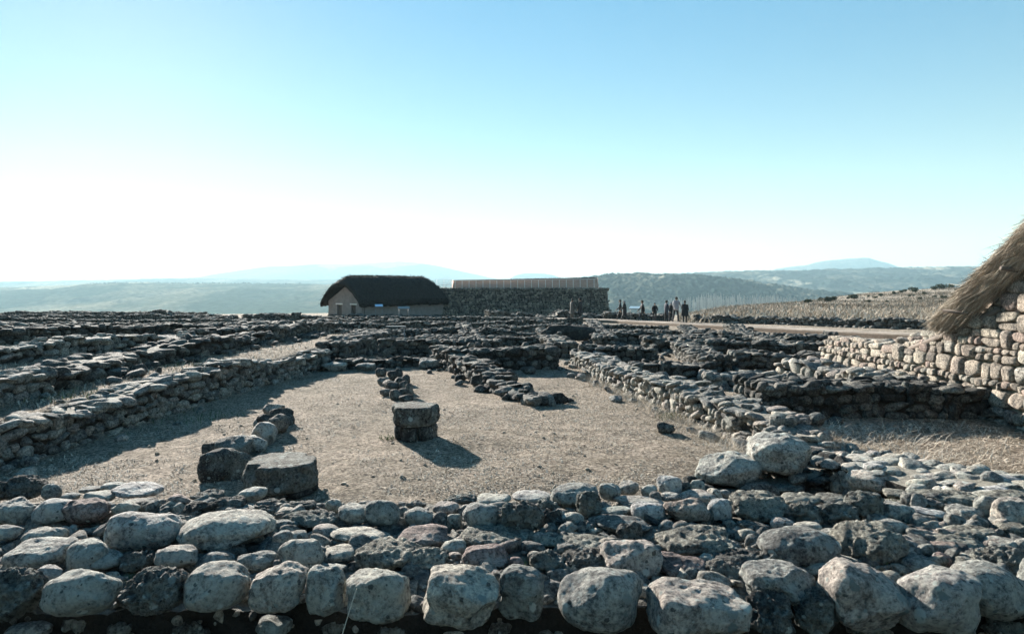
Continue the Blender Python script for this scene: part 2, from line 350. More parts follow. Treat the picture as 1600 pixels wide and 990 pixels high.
hill('hills', [(-700, 452), (-100, 453), (0, 449.5), (80, 447.5), (130, 444.5), (180, 443), (230, 442.5), (300, 443.5), (420, 444), (520, 445), (700, 448), (850, 452), (950, 462), (1000, 475)], 3000, 1500, 'hill_field', 32, 8, -700, 1000, 2.5, 80, 1, roll=42)
hill('hills', [(700, 455), (850, 441), (930, 431), (1000, 429), (1060, 428), (1110, 426), (1160, 424), (1240, 423.5), (1300, 421), (1400, 419), (1500, 417.5), (1650, 416), (2300, 416)], 3000, 1300, 'hill_wood', 22, 9, 700, 2300, 2.0, 110, 1, roll=52)
hill('hills', [(780, 470), (860, 447), (905, 438), (932, 432), (960, 428), (1000, 428), (1040, 429.5), (1080, 429.5), (1130, 434), (1195, 443), (1260, 452), (1330, 459), (1420, 466), (1560, 470)], 1600, 700, 'hill_wood', 11, 8, 790, 1560, 1.4, 110, 1, roll=22)

# haze: one closed box round the camera and everything above
hz = MB(); hz.box((0, 4000, 160), (30000, 22000, 560)); hzo = hz.build('haze', None, smooth=False); tag(hzo, kind='stuff')
hm = bpy.data.materials.new('haze air'); hm.use_nodes = True; hn = hm.node_tree.nodes; hn.remove(hn['Principled BSDF'])
pv = hn.new('ShaderNodeVolumePrincipled'); pv.inputs['Density'].default_value = HAZE = 1.3e-4; pv.inputs['Color'].default_value = (.47, .70, .80, 1)
pv.inputs['Anisotropy'].default_value = .15
hm.node_tree.links.new(pv.outputs[0], hn['Material Output'].inputs['Volume']); hzo.data.materials.append(hm)
# ------------------------------------------------------------------ stones
def icos(sub):
    bm = bmesh.new(); bmesh.ops.create_icosphere(bm, subdivisions=sub, radius=1)
    V = np.array([v.co[:] for v in bm.verts]); Fa = np.array([[v.index for v in f.verts] for f in bm.faces]); bm.free(); return V, Fa
ICO = {s: icos(s) for s in (1, 2, 3, 4, 5)}
def stone_proto(rng, sub, p=(2.3, 3.6), cuts=4, rough=.07, cutd=(.72, .98)):
    V, Fa = ICO[sub]; V = V.copy()
    q = rng.uniform(*p); V = V / (np.sum(np.abs(V) ** q, 1) ** (1 / q))[:, None]
    for _ in range(cuts):
        nrm = rng.normal(size=3); nrm /= np.linalg.norm(nrm); d = rng.uniform(*cutd)
        e = V @ nrm - d; V = V - np.outer(np.maximum(e, 0) * .9, nrm)
    for k in range(5):
        f = rng.normal(size=3) * (1.2 + k * .9); ph = rng.uniform(0, 6.3)
        V = V * (1 + rough / (1 + .45 * k) * np.sin(V @ f + ph))[:, None]
    return V / np.abs(V).max(0)
_r = np.random.RandomState(5)
PROTO = {s: [stone_proto(_r, s, (2.2, 3.0), 2, .07) for _ in range(9)] + [stone_proto(_r, s, (2.4, 4.2), 8, .085, (.58, .92)) for _ in range(22)] + [stone_proto(_r, s, (3.4, 5.5), 6, .06, (.8, 1.15)) for _ in range(12)] for s in (1, 2, 3)}
PBLOCK = {s: [stone_proto(_r, s, (3.6, 6.5), 4, .035, (.92, 1.25)) for _ in range(22)] for s in (2, 3)}
def euler_mats(rx, ry, rz):
    cx, sx, cy_, sy, cz, sz = np.cos(rx), np.sin(rx), np.cos(ry), np.sin(ry), np.cos(rz), np.sin(rz)
    m = np.empty((len(rx), 3, 3))
    m[:, 0, 0] = cz * cy_; m[:, 0, 1] = cz * sy * sx - sz * cx; m[:, 0, 2] = cz * sy * cx + sz * sx
    m[:, 1, 0] = sz * cy_; m[:, 1, 1] = sz * sy * sx + cz * cx; m[:, 1, 2] = sz * sy * cx - cz * sx
    m[:, 2, 0] = -sy; m[:, 2, 1] = cy_ * sx; m[:, 2, 2] = cy_ * cx
    return m
class Stones:
    def __init__(s, seed, sub=2, lib=None): s.L = []; s.rng = np.random.RandomState(seed); s.sub = sub; s.lib = lib or PROTO
    def put(s, c, half, rz=0., tilt=.12, tint=None, tb=None):
        g = s.rng
        s.L.append((*c, *half, g.normal() * tilt, g.normal() * tilt, rz, g.rand() if tint is None else tint, g.rand() if tb is None else tb))
    def into(s, mb, m=0):
        if not s.L: return
        A = np.array(s.L); g = s.rng; protos = s.lib[s.sub]; Fa = ICO[s.sub][1]; k = g.randint(0, len(protos), len(A))
        Rm = euler_mats(A[:, 6], A[:, 7], A[:, 8]); flip = np.where(g.rand(len(A), 3) < .5, -1, 1)
        for q in range(len(protos)):
            idx = np.where(k == q)[0]
            if not len(idx): continue
            fl = flip[idx].copy(); fl[:, 2] *= np.prod(fl, 1)   # keep the faces outward
            P = protos[q][None] * (A[idx, 3:6] * fl)[:, None, :]
            P = np.einsum('nij,nvj->nvi', Rm[idx], P) + A[idx, None, 0:3]
            nv = protos[q].shape[0]
            FF = Fa[None] + (np.arange(len(idx)) * nv)[:, None, None]
            mb.add(P.reshape(-1, 3), FF.reshape(-1, 3), np.repeat(A[idx, 9], nv), np.repeat(A[idx, 10], nv), m)
WALL_N = [0]
def wall_geo(mb, path, top, width, size=.16, seed=1, sub=2, uneven=.25, fall=1.0, ends=True, lib=None, capk=1.0, sides=(1, -1)):
    """dry stone wall along a path [(x, y)], top = height over the lower ground beside it (number or one per point)"""
    P = np.array(path, float); seg = np.hypot(*np.diff(P, axis=0).T); cum = np.concatenate([[0], np.cumsum(seg)]); Ltot = cum[-1]
    tops = np.full(len(P), top, float) if np.isscalar(top) else np.array(top, float)
    st = Stones(seed, sub, lib); g = st.rng; ph = seed * 7.13
    def at(s):
        x = np.interp(s, cum, P[:, 0]); y = np.interp(s, cum, P[:, 1]); i = min(max(np.searchsorted(cum, s) - 1, 0), len(seg) - 1)
        t = (P[i + 1] - P[i]) / seg[i]; return x, y, t[0], t[1]
    def topz(s):
        x, y, tx, ty = at(s); nx, ny = -ty, tx
        zl = min(gh(x + nx * width * .6, y + ny * width * .6), gh(x - nx * width * .6, y - ny * width * .6))
        hh = np.interp(s, cum, tops)
        k = 1 + uneven * (2.2 * sn(s * .55 + ph, ph) + 1.2 * sn(s * 2.3 + ph, ph + 9))
        return zl + hh * max(k, .3)
    # face courses
    for sd in sides:
        s = -g.rand() * size * .5
        cols = []
        zoff = 0; course = 0
        while True:
            hh = size * g.uniform(.55, .9); s = -g.rand() * size; any_ = False
            while s < Ltot:
                ln = size * min(2.1, max(.4, math.exp(g.normal() * .5))); sm = min(max(s + ln / 2, 0), Ltot)
                x, y, tx, ty = at(sm); nx, ny = -ty * sd, tx * sd
                zt = topz(sm); zb = gh(x + nx * (width * .5 + .06), y + ny * (width * .5 + .06))
                zc = zb - .03 + zoff + hh * .5
                if zc < zt - hh * .3:
                    any_ = True; dep = size * g.uniform(.4, .62); hv = hh * (g.uniform(.75, 1.1) if g.rand() > .1 else 1.7)
                    off = width * .5 - dep * .75 + g.normal() * .012
                    st.put((x + nx * off, y + ny * off, zc + g.normal() * size * .11), (ln * .54, dep, hv * .58), math.atan2(ty, tx) + g.normal() * .16, .16)
                s += ln * .97
            zoff += hh * .93; course += 1
            if not any_ or course > 14: break
    # top
    rows = max(1, int(round(width / (size * .95)))) + 1
    for rr in range(rows):
        s = -g.rand() * size
        while s < Ltot:
            ln = size * min(2.4, max(.5, math.exp(g.normal() * .4 + .15))) * capk; sm = min(max(s + ln / 2, 0), Ltot)
            x, y, tx, ty = at(sm); nx, ny = -ty, tx
            if 0 < rr < rows - 1 and g.rand() < .35: s += ln; continue
            off = (rr / (rows - 1) - .5) * (width - size * .5) + g.normal() * size * .12
            hz_ = size * g.uniform(.16, .33) * (1 if g.rand() > .1 else 1.8)
            st.put((x + nx * off, y + ny * off, topz(sm) - hz_ * .55 + g.normal() * size * .10), (ln * .53, size * g.uniform(.42, .8), hz_), math.atan2(ty, tx) + g.normal() * .5, .11)
            s += ln * .93
    if ends:
        for s0, sg in ((0, -1), (Ltot, 1)):
            x, y, tx, ty = at(s0); nx, ny = -ty, tx; zt = topz(s0); zb = gh(x, y); z = zb
            while z < zt:
                for o in np.arange(-width / 2 + size / 2, width / 2, size * .95):
                    st.put((x + nx * o + tx * sg * .05, y + ny * o + ty * sg * .05, z + size * .35), (size * .45, size * .5, size * .4), math.atan2(ty, tx) + g.normal() * .2, .12)
                z += size * .7
    # fallen stones at the foot
    for _ in range(int(fall * Ltot * 2.2)):
        s = g.rand() * Ltot; x, y, tx, ty = at(s); sd = g.choice([-1, 1]); o = sd * (width * .5 + abs(g.normal()) * .22 + .04)
        xx, yy = x - ty * o, y + tx * o; a = size * g.uniform(.25, .75)
        st.put((xx, yy, gh(xx, yy) + a * .25), (a * g.uniform(.8, 1.3), a * g.uniform(.6, 1), a * g.uniform(.45, .8)), g.rand() * 6.3, .25)
    st.into(mb, 0)
    # earth and rubble filling
    ns = max(2, int(Ltot / .3)); V = []; wv = width * .5 - size * .3
    for k in range(ns + 1):
        s = Ltot * k / ns; x, y, tx, ty = at(s); nx, ny = -ty, tx; zt = topz(s) - size * .12 + size * .3 * sn(s * 9, ph)
        for o, z in ((-wv, min(gh(x - nx * wv, y - ny * wv), gh(x, y)) - .1), (-wv, zt), (wv, zt), (wv, min(gh(x + nx * wv, y + ny * wv), gh(x, y)) - .1)): V.append((x + nx * o, y + ny * o, z))
    Fq = [(4 * k + a, 4 * k + a + 1, 4 * k + a + 5, 4 * k + a + 4) for k in range(ns) for a in range(3)] + [(0, 3, 2, 1), (4 * ns, 4 * ns + 1, 4 * ns + 2, 4 * ns + 3)]
    mb.add(V, [f for k, f in enumerate(Fq) if not (k < 3 * ns and k % 3 == 1)], .2, .2, 1); mb.add(V, [Fq[3 * k + 1] for k in range(ns)], .2, .2, 2)
def wall(label, path, top, width=.5, size=.16, sub=2, mat='stone', group=None, cat='stone wall', name='ruined_wall', **k):
    WALL_N[0] += 1; mb = MB(); wall_geo(mb, path, top, width, size, WALL_N[0] * 13 + 3, sub, **k)
    o = mb.build(name, [M[mat], M['earth'], M['fill']]); tag(o, label, cat, group); return o
def PX(*pts, z=None):
    """plan path from photograph columns and rows of the wall's foot"""
    out = []
    for px, py in pts:
        zz = 0.0
        for _ in range(6):
            x, y = G(px, py, zz); y = min(max(y, 2), 80); zz = gh(x, y) if z is None else z
        out.append(G(px, py, zz))
    return out
CW = 'low ruined walls of the ancient houses'
# courtyard
wall('long knee-high stone wall in shade along the left side of the dry grass courtyard', [(-5.46, 4.6), (-5.30, 6.83), (-4.78, 11), (-4.28, 15.6)], [.46, .46, .43, .38], .5, .165, 3, 'stone', CW, uneven=.16, fall=.7, sides=(1, -1))
wall('rubble wall continuing behind the long left courtyard wall, towards the pipe stand', [(-4.15, 16.2), (-4.35, 20), (-4.55, 25.5)], .5, .7, .18, 2, 'stone_dark', CW, fall=2)
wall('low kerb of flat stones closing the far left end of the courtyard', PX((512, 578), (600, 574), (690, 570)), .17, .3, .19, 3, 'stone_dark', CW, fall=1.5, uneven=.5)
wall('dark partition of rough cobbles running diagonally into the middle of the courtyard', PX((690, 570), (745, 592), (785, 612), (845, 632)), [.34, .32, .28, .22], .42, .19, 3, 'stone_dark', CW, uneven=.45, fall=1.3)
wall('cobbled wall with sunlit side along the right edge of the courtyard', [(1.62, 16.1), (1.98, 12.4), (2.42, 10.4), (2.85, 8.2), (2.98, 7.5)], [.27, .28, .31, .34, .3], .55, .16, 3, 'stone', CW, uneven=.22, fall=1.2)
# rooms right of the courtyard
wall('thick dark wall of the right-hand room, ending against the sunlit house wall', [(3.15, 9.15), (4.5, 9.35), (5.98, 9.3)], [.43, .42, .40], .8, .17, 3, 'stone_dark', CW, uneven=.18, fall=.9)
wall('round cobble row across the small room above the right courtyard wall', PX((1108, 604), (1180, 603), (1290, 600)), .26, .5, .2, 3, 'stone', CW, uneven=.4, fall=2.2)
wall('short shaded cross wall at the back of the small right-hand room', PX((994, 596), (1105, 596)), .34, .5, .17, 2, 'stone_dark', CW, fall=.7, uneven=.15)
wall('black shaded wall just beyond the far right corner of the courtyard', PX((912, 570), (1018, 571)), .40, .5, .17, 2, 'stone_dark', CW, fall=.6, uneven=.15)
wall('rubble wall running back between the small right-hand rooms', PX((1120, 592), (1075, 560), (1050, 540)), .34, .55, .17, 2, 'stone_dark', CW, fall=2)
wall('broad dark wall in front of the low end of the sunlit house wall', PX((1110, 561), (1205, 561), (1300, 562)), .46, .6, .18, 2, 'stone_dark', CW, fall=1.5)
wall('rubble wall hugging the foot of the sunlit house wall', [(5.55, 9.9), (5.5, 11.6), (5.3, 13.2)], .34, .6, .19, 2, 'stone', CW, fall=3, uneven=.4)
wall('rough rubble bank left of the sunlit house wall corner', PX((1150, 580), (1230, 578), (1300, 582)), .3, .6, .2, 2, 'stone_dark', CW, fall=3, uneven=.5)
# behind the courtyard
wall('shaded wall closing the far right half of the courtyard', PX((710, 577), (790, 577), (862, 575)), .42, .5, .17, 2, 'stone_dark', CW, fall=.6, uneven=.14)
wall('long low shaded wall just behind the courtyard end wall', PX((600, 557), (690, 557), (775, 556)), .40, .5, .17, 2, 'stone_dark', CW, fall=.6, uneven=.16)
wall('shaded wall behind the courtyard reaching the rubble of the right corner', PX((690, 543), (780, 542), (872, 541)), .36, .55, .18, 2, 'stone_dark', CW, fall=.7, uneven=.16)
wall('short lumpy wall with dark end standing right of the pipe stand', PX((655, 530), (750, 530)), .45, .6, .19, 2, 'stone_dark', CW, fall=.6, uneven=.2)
FW = 'far low rubble walls in the middle of the ruins'
FL = 'low dark rubble wall among the crowded far ruins between the huts and the courtyard'
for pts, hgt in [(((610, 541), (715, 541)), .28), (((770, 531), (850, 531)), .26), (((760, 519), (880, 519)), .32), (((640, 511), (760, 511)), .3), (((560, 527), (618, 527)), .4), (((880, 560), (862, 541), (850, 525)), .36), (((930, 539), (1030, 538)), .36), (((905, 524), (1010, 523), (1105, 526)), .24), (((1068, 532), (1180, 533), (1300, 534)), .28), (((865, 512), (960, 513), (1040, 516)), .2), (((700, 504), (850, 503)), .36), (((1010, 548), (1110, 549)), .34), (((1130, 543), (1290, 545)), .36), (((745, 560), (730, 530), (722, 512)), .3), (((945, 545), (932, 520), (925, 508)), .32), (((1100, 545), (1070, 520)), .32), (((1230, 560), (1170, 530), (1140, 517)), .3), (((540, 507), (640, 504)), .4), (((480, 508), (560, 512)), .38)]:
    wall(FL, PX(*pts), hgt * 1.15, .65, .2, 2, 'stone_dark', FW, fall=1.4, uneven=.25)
# terrace on the left
wall('low tan wall with rounded coping at the left edge, lit by the sun', [(-6.25, 6.9), (-6.2, 9.1)], .33, .5, .17, 3, 'stone', CW, uneven=.12, fall=.8)
wall('tumbled bank of large boulders and flat stones across the left terrace', [(-6.3, 9.5), (-6.5, 11.5), (-6.35, 14), (-6.3, 17.5)], [.2, .24, .25, .22], .7, .22, 3, 'stone_dark', CW, fall=3.2, uneven=.55)
wall('rubble wall prolonging the tumbled boulder bank towards the mud hut', [(-6.3, 18), (-6.7, 22), (-7.4, 28)], .36, .7, .21, 2, 'stone_dark', CW, fall=3, uneven=.4)
wall('grey shaded wall at the left edge behind the tan coping wall', [(-9.9, 10.6), (-9.1, 12.6), (-7.75, 16.6)], [.36, .31, .30], .55, .17, 3, 'stone', CW, uneven=.2, fall=1.2)
wall('rubble wall prolonging the grey shaded wall across the left terrace', [(-7.8, 17.2), (-7.9, 21), (-9.2, 27)], .34, .65, .2, 2, 'stone_dark', CW, fall=2.5)
FLL = 'low dark rubble wall in the wide field of ruins at the far left'
FG = 'far low rubble walls on the left'
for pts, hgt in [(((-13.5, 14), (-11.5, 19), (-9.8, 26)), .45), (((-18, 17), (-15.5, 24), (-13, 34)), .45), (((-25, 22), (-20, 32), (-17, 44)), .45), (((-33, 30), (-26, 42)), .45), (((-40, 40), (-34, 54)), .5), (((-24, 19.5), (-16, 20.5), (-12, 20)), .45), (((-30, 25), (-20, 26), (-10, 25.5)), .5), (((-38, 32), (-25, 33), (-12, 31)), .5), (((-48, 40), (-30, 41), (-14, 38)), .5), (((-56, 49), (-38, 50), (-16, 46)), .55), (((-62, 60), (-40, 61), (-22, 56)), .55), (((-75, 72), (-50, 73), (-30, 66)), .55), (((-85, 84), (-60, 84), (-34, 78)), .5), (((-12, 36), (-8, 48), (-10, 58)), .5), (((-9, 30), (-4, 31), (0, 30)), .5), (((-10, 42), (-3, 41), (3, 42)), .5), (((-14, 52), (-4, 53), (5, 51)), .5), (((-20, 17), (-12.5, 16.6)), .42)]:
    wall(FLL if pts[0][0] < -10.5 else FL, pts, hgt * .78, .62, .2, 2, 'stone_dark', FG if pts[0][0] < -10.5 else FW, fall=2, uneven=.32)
wall('long dark rubble wall behind the boardwalk below the pale grass field', [(14.2, 54), (18, 51), (24, 41.5), (29, 38)], .5, 1.0, .28, 2, 'stone_dark', CW, fall=2.5, uneven=.4)
wall('rubble heap beside the boardwalk below the information lectern', [(8.2, 60), (12.5, 57)], .6, 1.4, .32, 2, 'stone_dark', CW, fall=3, uneven=.5)
wall('rubble heap at the foot of the fortress wall near the two standing visitors', [(-2, 60), (4, 62), (8.5, 63)], .6, 1.4, .32, 2, 'stone_dark', CW, fall=3, uneven=.5)

wall('low rubble stub carrying the two big boulders at the right courtyard corner', [(1.5, 5.45), (1.95, 5.5), (2.55, 5.75)], [.24, .27, .36], .42, .15, 3, 'stone_dark', CW, uneven=.1, fall=1.5)
wall('heap of stones linking the right courtyard wall to the huge smooth boulder', [(2.95, 7.35), (2.85, 6.7), (2.72, 6.1)], [.30, .24, .26], .5, .15, 3, 'stone', CW, uneven=.4, fall=3)
wall('thick wall with rounded sunlit end stones at the front of the right-hand room', [(2.86, 5.95), (2.93, 5.0), (3.35, 4.5), (4.7, 4.3)], [.40, .52, .58, .55], .78, .145, 3, 'stone_big', CW, uneven=.14, fall=.8)

wall('rubble bank on the bare ground left of the mud hut gable', [(-34, 61), (-26, 60), (-20.5, 59), (-17.5, 57)], .55, .9, .25, 2, 'stone_dark', CW, fall=3, uneven=.5)
wall('rubble heap hiding the foot of the mud hut front', [(-17.3, 58.5), (-12, 58.5), (-6.5, 61)], .4, .9, .25, 2, 'stone_dark', CW, fall=3, uneven=.5)
# ------------------------------------------------------------------ reconstructed stone house at the right (only its gable end and roof edge are seen)
HXR = 6.1
house = empty('stone_house', (HXR + .25, 8.5, .1)); tag(house, 'sunlit stone house with bristling straw thatch at the right edge', 'house')
def house_top(y):     # top of the gable wall along its depth
    return float(np.interp(y, [3.0, 6.2, 8.4, 9.35, 10.6, 11.6, 13.7], [1.7, 3.35, 1.94, 1.36, .97, .80, .74]))
def local(o, root):   # meshes are modelled in world space; keep the parent's place
    o.matrix_parent_inverse = Matrix.Translation(-Vector(root.location)) if not root.rotation_euler.z else root.matrix_basis.inverted()
st = Stones(77, 3, PBLOCK); g = st.rng; mb = MB(); sizes = []
z = -.15
while z < 3.4:
    hh = g.choice([.10, .14, .18, .23, .28], p=[.2, .26, .26, .18, .10]); y = 5.2 + g.rand() * .1
    while y < 13.75:
        ln = min(hh * g.uniform(.75, 1.6), .36); yc = y + ln / 2; sub = 1
        if z + hh * .75 < house_top(yc) + g.normal() * .015 and z + hh > gh(HXR - .15, yc) - .1:
            if hh > .11 and g.rand() < .34:      # two or three thin stones instead of one
                cut = g.uniform(.35, .65); ln *= g.uniform(1, 1.3); yc = y + ln / 2
                for q0, q1 in ((0, cut), (cut, 1)):
                    if g.rand() < .35 and ln > .16: 
                        for e in (.25, .75): st.put((HXR + .035 + g.normal() * .012, y + ln * e, z + hh * (q0 + q1) / 2), (ln * .25, .10, hh * (q1 - q0) * .51), math.pi / 2, .06)
                    else: st.put((HXR + .035 + g.normal() * .012, yc, z + hh * (q0 + q1) / 2), (ln * .515, .10, hh * (q1 - q0) * .53), math.pi / 2, .06)
            else: st.put((HXR + .03 + g.normal() * .016, yc, z + hh / 2 + g.normal() * .014), (ln * .52, .12, hh * g.uniform(.47, .56)), math.pi / 2, .075)
        y += ln * 1.0
    z += hh * 1.0
for yy in np.arange(6.5, 13.7, .15):      # small levelling stones under the sloping top
    for q in (.05, .15, .25): st.put((HXR + .065 + g.normal() * .01, yy + g.normal() * .03, house_top(yy) - q), (g.uniform(.06, .10), .09, .05), math.pi / 2, .06)
for yy in np.arange(9.4, 13.7, .2):      # capping stones of the low part
    if yy > 10.3: st.put((HXR + .22 + g.normal() * .05, yy, house_top(yy) + .03), (.13, .2, .05), g.rand(), .15)
for yy, zz in ((10.35, 1.02), (10.2, 1.1), (10.0, 1.2), (10.6, .98), (10.9, .95), (9.85, 1.22)): st.put((HXR + .22, yy, zz + .03), (.12, .1, .07), g.rand() * 3, .3)
for xx in np.arange(HXR + .1, 10.5, .19):   # the end face at the far corner
    for zz in np.arange(-.1, .75, .13): st.put((xx, 13.72 + g.normal() * .02, zz), (.10, .08, .065), 0, .06)
st.into(mb, 0)
ys = np.linspace(3.0, 13.7, 40); V = []
for y in ys:
    t = house_top(y) - .03
    for x, zz in ((HXR + .02, -.3), (HXR + .02, t), (HXR + .5, t), (HXR + .5, -.3)): V.append((x, y, zz))
mb.add(V, [(4 * k + a, 4 * k + 4 + a, 4 * k + 5 + a, 4 * k + 1 + a) for k in range(39) for a in range(3)] + [(0, 1, 2, 3), (156, 159, 158, 157)], .4, .2, 1)
o = mb.build('wall', [M['stone_warm'], M['mortar_warm']], house); local(o, house)
# side walls of the house body, out of frame
mb = MB(); mb.box((9.2, 9.45, .4), (5.6, .4, 1.7)); mb.box((9.2, 3.2, .7), (5.6, .4, 2.0)); mb.box((11.9, 6.3, .7), (.4, 6.0, 2.0))
o = mb.build('side_wall', M['mortar_warm'], house); local(o, house)
# thatch: a thick shaggy slab whose verge overhangs the gable
def thatch_top(y): return float(np.interp(y, [2.2, 6.2, 8.0, 9.9], [1.3, 3.66, 2.50, 1.24]))
TH = .30; mb = MB(); g = np.random.RandomState(3); ys = np.linspace(2.6, 9.8, 60); xs = np.linspace(5.86, 12, 30); V = []
for k, y in enumerate(ys):
    for x in xs: V.append((x, y, thatch_top(y) + .05 * sn(x * 3, y * 3) - .02))
for k, y in enumerate(ys):
    for x in xs: V.append((x + (.22 if x < 5.9 else 0), y - .05, thatch_top(y) - TH * min(1, max(.25, (10.1 - y) * 1.1)) + .04 * sn(x * 4 + 9, y * 4)))
n = len(xs); m_ = len(ys); Fq = []
for k in range(m_ - 1):
    for q in range(n - 1):
        a = k * n + q; Fq.append((a, a + 1, a + n + 1, a + n)); b = m_ * n + a; Fq.append((b, b + n, b + n + 1, b + 1))
    Fq.append((k * n, k * n + n, m_ * n + k * n + n, m_ * n + k * n))
for q in range(n - 1): Fq.append(((m_ - 1) * n + q, (m_ - 1) * n + q + 1, m_ * n + (m_ - 1) * n + q + 1, m_ * n + (m_ - 1) * n + q))
mb.add(V, Fq, .12)
slope = math.atan2(thatch_top(7.8) - thatch_top(9.8), 2.0)
def straw(mb, p, d, ln, wd, t):
    d = d / np.linalg.norm(d); s = np.cross(d, g.normal(size=3)); s /= np.linalg.norm(s) + 1e-9; b = g.normal(size=3) * ln * .06
    q = p + d * ln * .5 + b
    mb.append((p - s * wd, p + s * wd, q + s * wd * .8, q - s * wd * .8, p + d * ln + b * 1.5, t))
def blades_into(M_, L):
    n = len(L); A = np.array([[*l[0], *l[1], *l[2], *l[3], *l[4]] for l in L]).reshape(-1, 3); i = np.arange(n)[:, None] * 5
    t = np.repeat([l[5] for l in L], 5)
    M_.V.append(A); M_.T.append(t); M_.T2.append(t * 0); off = M_.n; M_.n += len(A)
    M_.Fq.append(i + [0, 1, 2, 3] + off); M_.Mq.append(np.zeros(n)); M_.Ft.append(i + [3, 2, 4] + off); M_.Mt.append(np.zeros(n))
L = []
dn = np.array([0, math.cos(slope), -math.sin(slope)])
for _ in range(42000):
    y = g.uniform(6.2, 9.75); f = g.rand(); z = thatch_top(y)
    if g.rand() < .55:      # straws of the verge face, sloping down along the roof and sagging outward
        p = np.array([5.87 + .16 * f ** 1.5 + g.normal() * .035, y, z - f * TH * 1.1 * min(1, max(.3, (10.1 - y) * 1.1))]); d = dn + np.array([-.10 - .1 * g.rand(), 0, -.04]) + g.normal(size=3) * .2
    else:
        p = np.array([g.uniform(5.84, 7.6), y, z + .03]); d = dn + np.array([-.04, 0, .05]) + g.normal(size=3) * .10
    straw(L, p, d, g.uniform(.08, .30), g.uniform(.0014, .003), np.clip(.5 + .5 * sn(p[0] * 3 + f * 4, y * 5) + g.normal() * .28, 0, 1))
for _ in range(1300):       # stray ends bristling out and the ragged eave
    y = g.uniform(6.2, 9.8); p = np.array([5.87 + g.normal() * .03, y, thatch_top(y) - g.rand() * .1]); straw(L, p, dn * .6 + g.normal(size=3) * .55, g.uniform(.08, .22), .003, g.rand())
for _ in range(5000):
    p = np.array([g.uniform(5.86, 8.5), 9.72 + g.normal() * .05, thatch_top(9.75) - g.rand() * .1]); straw(L, p, dn + g.normal(size=3) * .25, g.uniform(.08, .26), .0035, g.rand())
for _ in range(9000):       # shaggy underside of the overhang, its shade put into darker straws
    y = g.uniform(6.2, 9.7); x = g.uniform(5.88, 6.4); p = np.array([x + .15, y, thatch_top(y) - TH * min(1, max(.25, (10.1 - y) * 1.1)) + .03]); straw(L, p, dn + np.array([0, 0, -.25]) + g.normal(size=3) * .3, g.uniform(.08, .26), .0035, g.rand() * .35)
blades_into(mb, L)
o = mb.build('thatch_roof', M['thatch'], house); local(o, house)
for nm, pts, r in (('roof_beam', [(HXR - .02, 10.75, .83), (HXR - .03, 9.6, 1.18), (HXR - .02, 8.75, 1.5)], [.035, .045, .04]), ('roof_beam', [(HXR + .03, 10.3, .93), (HXR - .01, 8.3, 1.52)], [.03, .03]),
                   ('roof_pole', [(5.72, 9.35, 1.46), (HXR + .1, 9.0, 1.40), (7.0, 8.6, 1.3)], [.022, .026, .026]), ('roof_pole', [(5.8, 8.35, 2.0), (HXR + .3, 8.3, 1.92)], [.03, .03])):
    mb = MB(); mb.tube(pts, r, 7); o = mb.build(nm, M['wood'], house); local(o, house)

# ------------------------------------------------------------------ mud hut with dark thatch
def frame(o): return o
HB = 62.0; hx, hy = (567 - 800) / F * HB, HB
ha = math.atan2(10.4, 7.1)                 # heading of the long wall
hut = empty('mud_hut', (hx, hy, -1.32), ha); tag(hut, 'long pink plastered mud hut under a rounded black thatch roof', 'hut')
def wallbox(mb, x0, x1, y0, y1, z0, z1): mb.box(((x0 + x1) / 2, (y0 + y1) / 2, (z0 + z1) / 2), (x1 - x0, y1 - y0, z1 - z0))
HL, HW, HE, HR = 12.4, 4.3, 1.68, 3.9      # length, width, eave, ridge
mb = MB(); mb.box((HL / 2 + .12, HW / 2, .8), (HL - .24, HW - .02, 1.9))
# gable wall with two door openings, towards the left front
dz = 1.35; edges = [0, .75, 1.30, 2.55, 3.15, HW]
prof = lambda y: HE + (HR - .95 - HE) * (1 - abs(y - HW / 2) / (HW / 2))
for k in range(5):
    y0, y1 = edges[k], edges[k + 1]; zb = -.2 if k % 2 == 0 else dz; ym = HW / 2
    ysl = sorted({y0, y1} | ({ym} if y0 < ym < y1 else set())); V = []
    for y in ysl:
        for x in (-.14, .1): V += [(x, y, zb), (x, y, prof(y))]
    Fq = []
    for q in range(len(ysl) - 1):
        a = q * 4; Fq += [(a, a + 4, a + 5, a + 1), (a + 2, a + 3, a + 7, a + 6), (a + 1, a + 5, a + 7, a + 3), (a, a + 2, a + 6, a + 4)]
    e = 4 * (len(ysl) - 1); Fq += [(0, 1, 3, 2), (e, e + 2, e + 3, e + 1)]; mb.add(V, Fq)
mb.build('wall', M['plaster'], hut, smooth=False)
for y0, y1 in ((.75, 1.30), (2.55, 3.15)):
    d_ = MB(); d_.box((.03, (y0 + y1) / 2, .62), (.06, y1 - y0 - .04, 1.38)); d_.build('door', M['wood'], hut, smooth=False)
    d_ = MB(); d_.box((-.15, (y0 + y1) / 2, dz + .06), (.09, y1 - y0 + .28, .12)); d_.build('lintel', M['pole'], hut, smooth=False)
st = Stones(9, 2); g = st.rng; mb = MB()
for x in np.arange(-.2, HL, .22): st.put((x, -.05, .02 + g.rand() * .06), (.14, .12, .16), 0, .2)
for y in np.arange(0, HW, .22):
    if not (.7 < y < 1.35 or 2.5 < y < 3.2):
        for z in (0, .2, .36): st.put((-.2, y, z), (.12, .14, .11), 0, .2)
mb.box((HL / 2, -.03, .0), (HL, .1, .3)); mb.box((-.17, .36, .15), (.1, .7, .6)); mb.box((-.17, 1.93, .15), (.1, 1.15, .6)); mb.box((-.17, 3.75, .15), (.1, 1.1, .6)); mb.box((-.17, 2.1, -.1), (.06, 4.2, .16))
st.into(mb); mb.build('stone_plinth', [M['stone_dark'], M['earth']], hut)
